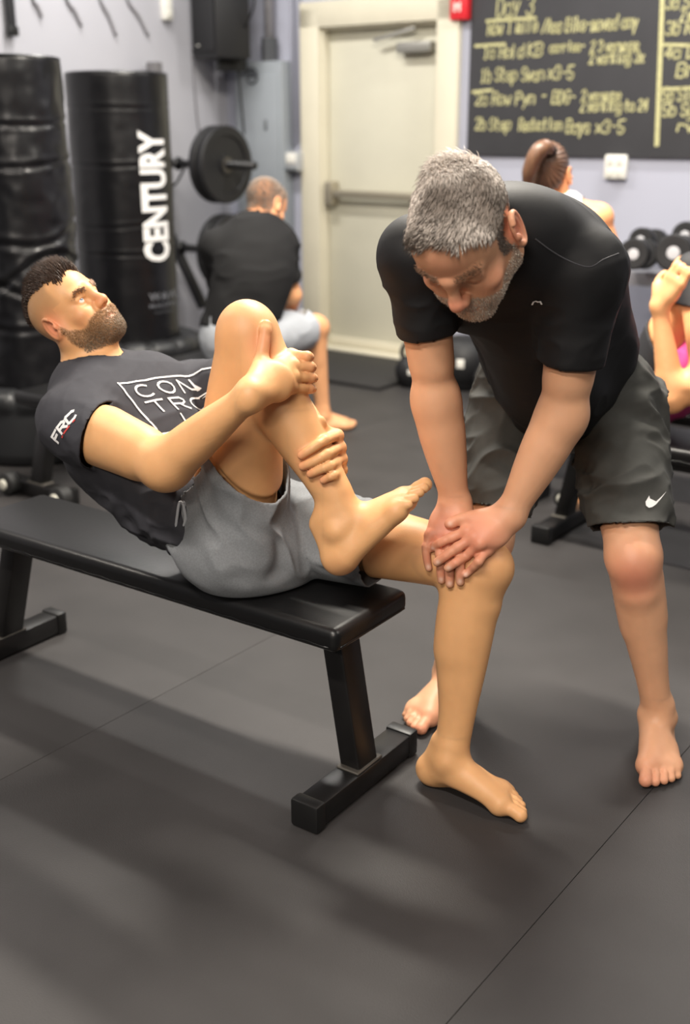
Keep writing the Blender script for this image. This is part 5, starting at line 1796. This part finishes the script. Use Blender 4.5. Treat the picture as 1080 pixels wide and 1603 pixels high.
# ------------------------------------------------------------------ people further back
def garment_obj(name, f, res, m, owner, off, fr=0, am=0, d=None, seed=0, lo=None, hi=None):
    a, b = f.bounds()
    a, b = a + PAD * 0.7, b - PAD * 0.7
    if lo is not None: a = np.maximum(a, lo); b = np.minimum(b, hi)
    v, q = open_garment(f, a - 0.03, b + 0.03, res)
    if am: v = wrinkle(v, vnormals(v, q), fr, am, d, 3.0, seed)
    o = np_mesh(name, v, q, m, owner)
    o.location = -V(*owner.location)
    rim(o)
    return o
def simple_person(label, loc, J, cols, res=0.008):
    """J: joints; a seated or leaning figure at middle distance"""
    t = thing('person', label, 'person', tuple(loc))
    L = nrm(J['LS'] - J['RS'])
    sp = nrm(J['NECK'] - J['PEL'])
    F = nrm(np.cross(sp, -L))
    tr = Field()
    w = J.get('w', 1.0)
    mid = (J['LS'] + J['RS']) / 2
    bend = J.get('bend', 0.0)
    s1, s2, s3 = (lerp(J['PEL'], J['NECK'], k) - F * bend * math.sin(k * math.pi) for k in (0.3, 0.6, 0.82))
    torso(tr, [J['PEL'], s1, s2, s3], L, [F] * 4, [0.165 * w, 0.15 * w, 0.165 * w, 0.16 * w], [0.12 * w, 0.11 * w, 0.12 * w, 0.105 * w])
    for s_ in (J['LS'], J['RS']):
        tr.cone(s3, s_, 0.085 * w, 0.066 * w, 0.04)
        tr.cone(J['NECK'], s_, 0.055 * w, 0.052 * w, 0.04)
    R = frame(J['HF'], J['HU'])
    nk = Field()
    nk.chain([J['NECK'], J['HC'] - R[:, 2] * 0.06 - R[:, 1] * 0.02, J['HC'] - R[:, 1] * 0.02], [0.062 * w, 0.056 * w, 0.05 * w], 0.03)
    h = Field()
    P = head(h, J['HC'], R, J.get('hs', 1.0), 0.3)
    b = Field()
    b.sub(tr, 0).sub(nk, 0.03).sub(h, 0.02)
    pts = [J['HC'], J['PEL'], J['LS'], J['RS']]
    sleeves = []
    for s_ in 'LR':
        if s_ + 'E' in J:
            a = Field()
            arm_upper(a, J[s_ + 'S'], J[s_ + 'E'], F, 0.95 * w)
            arm_fore(a, J[s_ + 'E'], J[s_ + 'W'], nrm(V(0.2, -1, 0.2)), 0.95 * w)
            dr_ = nrm(J[s_ + 'W'] - J[s_ + 'E'])
            hd_ = J.get(s_ + 'HD', dr_)
            bk_ = J.get(s_ + 'HB', UP)
            sd = nrm(np.cross(hd_, bk_)) * (1 if s_ == 'L' else -1)
            W_ = J[s_ + 'W']
            mc_ = [W_ + hd_ * 0.09 + sd * k * w for k in (0.032, 0.011, -0.011, -0.030)]
            fg_ = [[m + hd_ * (l * c0) - bk_ * (l * (1 - c0) * 0.8) for l, c0 in ((0.042, 0.95), (0.064, 0.85), (0.08, 0.7))] for m in mc_]
            th_ = [W_ + hd_ * 0.03 + sd * 0.03, W_ + hd_ * 0.055 + sd * 0.05 - bk_ * 0.01, W_ + hd_ * 0.085 + sd * 0.055 - bk_ * 0.02, W_ + hd_ * 0.105 + sd * 0.05 - bk_ * 0.03]
            g = Field()
            hand(g, W_, mc_, fg_, th_, bk_, 1.0 * w)
            a.sub(g, 0.02)
            b.sub(a, 0.01)
            pts += [J[s_ + 'E'], J[s_ + 'W'] + hd_ * 0.2]
            u = Field()
            u.cone(J[s_ + 'S'], J[s_ + 'S'] + (J[s_ + 'E'] - J[s_ + 'S']) * 0.75, 0.072 * w, 0.062 * w, 0.02)
            k_ = J.get('sleeve', 0.6)
            u.plane(J[s_ + 'S'] + (J[s_ + 'E'] - J[s_ + 'S']) * k_, J[s_ + 'E'] - J[s_ + 'S'], 0.002)
            if 'tank' not in J: sleeves.append(u)
        if s_ + 'K' in J:
            g = Field()
            hip, kn, an = J[s_ + 'H'], J[s_ + 'K'], J[s_ + 'A']
            ff_ = J[s_ + 'F']
            leg_thigh(g, hip, kn, nrm(nrm(kn - hip) + nrm(kn - an)), 0.95 * w)
            side = nrm(np.cross(ff_, J.get(s_ + 'U', UP))) * (1 if s_ == 'L' else -1)
            leg_shin(g, kn, an, ff_, side, 0.98 * w)
            foot(g, an - J.get(s_ + 'U', UP) * 0.083, ff_, J.get(s_ + 'U', UP), side, 0.95 * w, cut=(s_ + 'U') not in J)
            b.sub(g, 0.03)
            pts += [hip, kn, an, an + ff_ * 0.2]
    top = Field()
    top.sub(tr, 0.02, 0.012)
    for u in sleeves: top.sub(u, 0.025)
    top.sub(nk, 0.004, 0.008, 's')
    if 'tank' in J:
        for s_ in (J['LS'], J['RS']): top.cutfield(Field().ell(s_ + (s_ - mid) * 0.15 + UP * 0.02, 0.105), 0.0)
    top.cutplane(J['PEL'] - sp * 0.03, -sp)
    bot = Field()
    t2 = Field()
    torso(t2, [J['PEL'] - sp * 0.03, s1], L, [F] * 2, [0.168 * w, 0.155 * w], [0.125 * w, 0.115 * w])
    bot.sub(t2, 0.02, 0.0)
    for s_ in 'LR':
        if s_ + 'K' in J:
            g = Field()
            hip, kn, an = J[s_ + 'H'], J[s_ + 'K'], J[s_ + 'A']
            fr = J.get('leg', 0.75)
            if fr < 1:
                g.chain([hip, lerp(hip, kn, 0.45), lerp(hip, kn, 0.95)], [0.112 * w, 0.103 * w, 0.09 * w], 0.03)
                g.cutplane(lerp(hip, kn, fr), kn - hip)
            else:
                g.sub(Field().chain([hip, lerp(hip, kn, 0.5), kn], [0.1 * w, 0.086 * w, 0.066 * w], 0.03), 0.03)
                g.chain([kn, lerp(kn, an, 0.3), an], [0.062 * w, 0.062 * w, 0.042 * w], 0.03)
                g.cutplane(lerp(kn, an, fr - 1), an - kn)
            bot.sub(g, 0.04)
    bot.cutplane(s1 + sp * 0.02, sp, around([s1], 0.26))
    lo, hi = around(pts, 0.17)
    v, q = sculpt(b, lo, hi, res, [(*around([J['HC']], 0.15), 0.004)])
    v = tuck(v, q, Field().sub(top, 0).sub(bot, 0), 0.01, 0.014, 0.014)
    hl_ = ((v - J['HC']) / J.get('hs', 1.0)) @ R
    c = skin_cols(v, cols['skin'], cols['red'], [(P(0, 0.0, 0.0), 0.12, 0.25)], 5)
    off = -V(*loc)
    o = np_mesh('body', v, q, cols['skinmat'], t, True, c)
    o.location = off
    d = nrm(L)
    o1 = garment_obj('shirt' if cols.get('topname') is None else cols['topname'], top, res * 0.8, cols['top'], t, off, 16, 0.006, L, 3)
    o2 = garment_obj('shorts' if J.get('leg', 0.75) < 1 else 'leggings', bot, res * 0.8, cols['bot'], t, off, 16, 0.004 if J.get('leg', 0.75) < 1 else 0, L, 5)
    return t, v, q, hl_, R, P

# the man seated with his back to the camera
bs = lambda px, py, Y: at(px, py, Y)
J = dict(PEL=bs(372, 516, 5.05), NECK=bs(408, 360, 5.18), LS=bs(340, 388, 5.10), RS=bs(441, 384, 5.20), HC=bs(417, 322, 5.24), HF=V(0.62, 0.62, -0.60), HU=V(0.15, 0.35, 0.90), bend=0.05, hs=0.95,
         RE=bs(456, 462, 5.24), RW=bs(452, 492, 5.46), LE=bs(345, 470, 5.35), LW=bs(400, 500, 5.50), w=0.99, sleeve=0.72, leg=0.8,
         RH=bs(420, 528, 5.10), RK=bs(492, 512, 5.36), RA=bs(502, 645, 5.50), RF=nrm(V(0.85, 0.3, 0)), LH=bs(372, 528, 5.10), LK=bs(400, 520, 5.50), LA=atz(410, 640, 0.085), LF=nrm(V(0.6, 0.8, 0)))
J['RA'] = atz(505, 648, 0.085)
SK3 = rgb(214, 156, 112)
skin3 = mat('warm_skin', SK3, 0.5, 0, 0.4, attr='Col')
m3, v, q, hl_, R, P = simple_person('man in a black shirt and grey shorts seated with his back to the camera', (J['PEL'][0], J['PEL'][1], 0.43), J,
    dict(skin=SK3, red=rgb(214, 110, 86), skinmat=skin3, top=mat('black_cotton', rgb(30, 30, 31), 0.85, 0, 0.2, 0.1, 500), bot=mat('pale_grey_cotton', rgb(160, 164, 170), 0.85, 0, 0.2, 0.1, 500)))
wt = ((np.abs(hl_) < 0.15).all(1)) * sstep(-0.075, -0.045, hl_[:, 2]) * sstep(0.035, 0.0, hl_[:, 1] - 0.5 * np.maximum(0, hl_[:, 2] - 0.02)) * (np.abs(hl_[:, 0]) < 0.078)
p, i = pick(rng, v, q, wt, 5000)
n_ = vnormals(v, q)[i]
o = strands('hair', p, n_ - R[:, 2] * 0.5 + rng.normal(0, 0.3, (len(p), 3)), 0.012, 0.0016, np.array(rgb(150, 134, 122)) * rng.uniform(0.6, 1.3, (len(p), 1)), hairm, m3)
o.location = -V(*m3.location)

# the woman with the ponytail behind the standing man
J = dict(PEL=bs(880, 560, 4.55), NECK=bs(872, 322, 4.50), LS=bs(812, 345, 4.55), RS=bs(936, 342, 4.45), HC=bs(858, 274, 4.50), HF=V(0.35, 0.92, -0.15), HU=V(0.03, 0.12, 1), bend=0.02, hs=0.98, w=0.86, tank=1, leg=1.8,
         RE=bs(965, 420, 4.45), RW=bs(930, 500, 4.65), LE=bs(800, 420, 4.60), LW=bs(830, 490, 4.80))
J['PEL'][2] = 0.55
J.update(RH=J['PEL'] + V(0.08, 0.0, -0.02), LH=J['PEL'] + V(-0.08, 0, -0.02))
J.update(RK=J['RH'] + V(0.12, 0.40, 0.02), LK=J['LH'] + V(-0.02, 0.42, 0.02))
J.update(RA=J['RK'] * V(1, 1, 0) + V(0.0, 0.02, 0.085), LA=J['LK'] * V(1, 1, 0) + V(0, 0.02, 0.085), RF=nrm(V(0.2, 1, 0)), LF=nrm(V(0, 1, 0)))
m4, v, q, hl_, R, P = simple_person('woman with a brown ponytail and white top seen from behind the standing man', (J['PEL'][0], J['PEL'][1], 0), J,
    dict(skin=rgb(226, 160, 112), red=rgb(214, 110, 86), skinmat=skin3, top=mat('white_cotton', rgb(214, 212, 212), 0.85), topname='top', bot=mat('black_leggings', rgb(26, 26, 30), 0.7)))
mloc4 = V(*m4.location)
b4 = copy_tree(bench)
b4['label'] = 'flat bench under the ponytail woman, behind the standing man'
b4.location = J['PEL'] * V(1, 1, 0) + RX * 0.3 + RY * 0.03
b4.rotation_euler[2] = AZ
hc = Field()
E_ = lambda x, y, z, r, k=0.02: hc.ell(P(x, y, z), V(*r) * 0.98, R, k)
E_(0, -0.018, 0.034, (0.080, 0.098, 0.090))
E_(0, -0.05, -0.02, (0.066, 0.05, 0.055))
hc.plane(P(0, 0.03, 0.0), R @ V(0, 1, -0.75), 0.01)
v2, q2 = nets(hc, *around([J['HC']], 0.16), 0.004)
n2 = vnormals(v2, q2)
h2 = ((v2 - J['HC']) / 0.98) @ R
v2 = v2 + n2 * (0.0025 * np.sin(np.arctan2(h2[:, 0], h2[:, 2] - 0.03) * 26 + 3 * h2[:, 1]))[:, None]
col2 = np.array(rgb(104, 76, 58))[None] * (0.8 + 0.4 * vnoise(np.stack([np.arctan2(h2[:, 0], h2[:, 2] - 0.03) * 9, h2[:, 1] * 6, h2[:, 0] * 0], 1), 2))[:, None]
o = np_mesh('hair', v2, q2, mat('brown_hair', (0.1, 0.1, 0.1), 0.4, 0, 0.5, attr='Col'), m4, True, col2)
o.location = -mloc4
pt0 = P(-0.03, -0.105, 0.075)
bm = bmesh.new()
tl = spline([pt0, pt0 + V(-0.035, -0.035, 0.016), pt0 + V(-0.068, -0.045, -0.012), pt0 + V(-0.088, -0.035, -0.075), pt0 + V(-0.092, -0.015, -0.17)], 6)
b_tube(bm, tl, list(np.interp(np.arange(len(tl)), [0, 3, 10, 18, len(tl) - 1], [0.015, 0.026, 0.032, 0.028, 0.008])), 14)
po = bm_obj('ponytail', bm, mat('brown_hair_tail', rgb(98, 70, 52), 0.4, 0, 0.5, 0.5, 120, 0.3, 60, stretch=(1, 1, 0.15)), m4, True)
po.location = -mloc4
bm = bmesh.new()
b_lathe(bm, [(0.016, -0.008), (0.022, -0.006), (0.022, 0.006), (0.016, 0.008)], pt0 + V(-0.006, -0.012, 0.003), zto(V(-0.4, -0.9, 0.1)), 16, False)
ho = bm_obj('hair_tie', bm, mat('black_elastic', rgb(30, 28, 28), 0.7), m4, True)
ho.location = -mloc4

# the woman in pink on the bench at the right edge
Yp = 3.55
J = dict(PEL=bs(1130, 650, 3.62), NECK=bs(1290, 560, 3.45), LS=bs(1250, 610, 3.32), RS=bs(1262, 575, 3.62), HC=bs(1345, 520, 3.42), HF=V(-0.5, -0.1, 0.8), HU=V(0.8, -0.2, 0.5), w=0.88, sleeve=0.2, leg=1.75,
         RH=bs(1120, 640, 3.70), LH=bs(1125, 655, 3.52))
J['PEL'] = room(-1.42, 3.62, 0.545)
pe = J['PEL']
du = nrm(RX * 0.82 + UP * 0.57)
J['NECK'] = pe + du * 0.50
J['RS'] = pe + du * 0.44 + RY * -0.15
J['LS'] = pe + du * 0.44 + RY * 0.15
J['HC'] = pe + du * 0.68 + UP * 0.02
J['HF'] = nrm(-RX * 0.6 + UP * 0.8); J['HU'] = du
J['RH'] = pe - RY * 0.085; J['LH'] = pe + RY * 0.085
J['RK'] = at(1085, 425, 3.62)
J['RA'] = at(1150, 640, 3.45); J['RA'] = J['RK'] + nrm(at(1100, 610, 3.4) - J['RK']) * 0.38
J['RF'] = nrm(-RX * 0.8 + UP * 0.3); J['RU'] = nrm(J['RK'] - J['RA'])
J['LA'] = atz(914, 772, 0.085)
J['LK'] = pe - RX * 0.36 + RY * 0.2 + UP * 0.0
J['LF'] = RY
J['RE'] = at(1052, 625, 3.42); J['RW'] = at(1032, 480, 3.48)
J['RHD'] = nrm(at(1062, 432, 3.46) - at(1032, 480, 3.48)); J['RHB'] = nrm(V(-0.35, -0.75, 0.5))
J['RS'] = J['RE'] + nrm(J['RS'] - J['RE']) * 0.30
m5, v, q, hl_, R, P = simple_person('woman in pink top and black leggings lying back on the bench, hugging her knee', tuple(pe * V(1, 1, 0) + V(0, 0, 0.43)), J,
    dict(skin=rgb(228, 164, 112), red=rgb(220, 118, 90), skinmat=skin3, top=mat('pink_cloth', rgb(206, 72, 132), 0.8, 0, 0.3, 0.1, 400, 0.15, 12), topname='top', bot=mat('black_leggings', rgb(26, 26, 30), 0.7)))
hc = Field()
hc.ell(P(0, -0.02, 0.036), V(0.08, 0.098, 0.09), R, 0.02)
hc.plane(P(0, 0.035, 0.0), R @ V(0, 1, -0.6), 0.01)
v2, q2 = nets(hc, *around([J['HC']], 0.16), 0.006)
o = np_mesh('hair', v2, q2, mat('dark_hair', rgb(70, 50, 38), 0.5), m5)
o.location = -V(*m5.location)
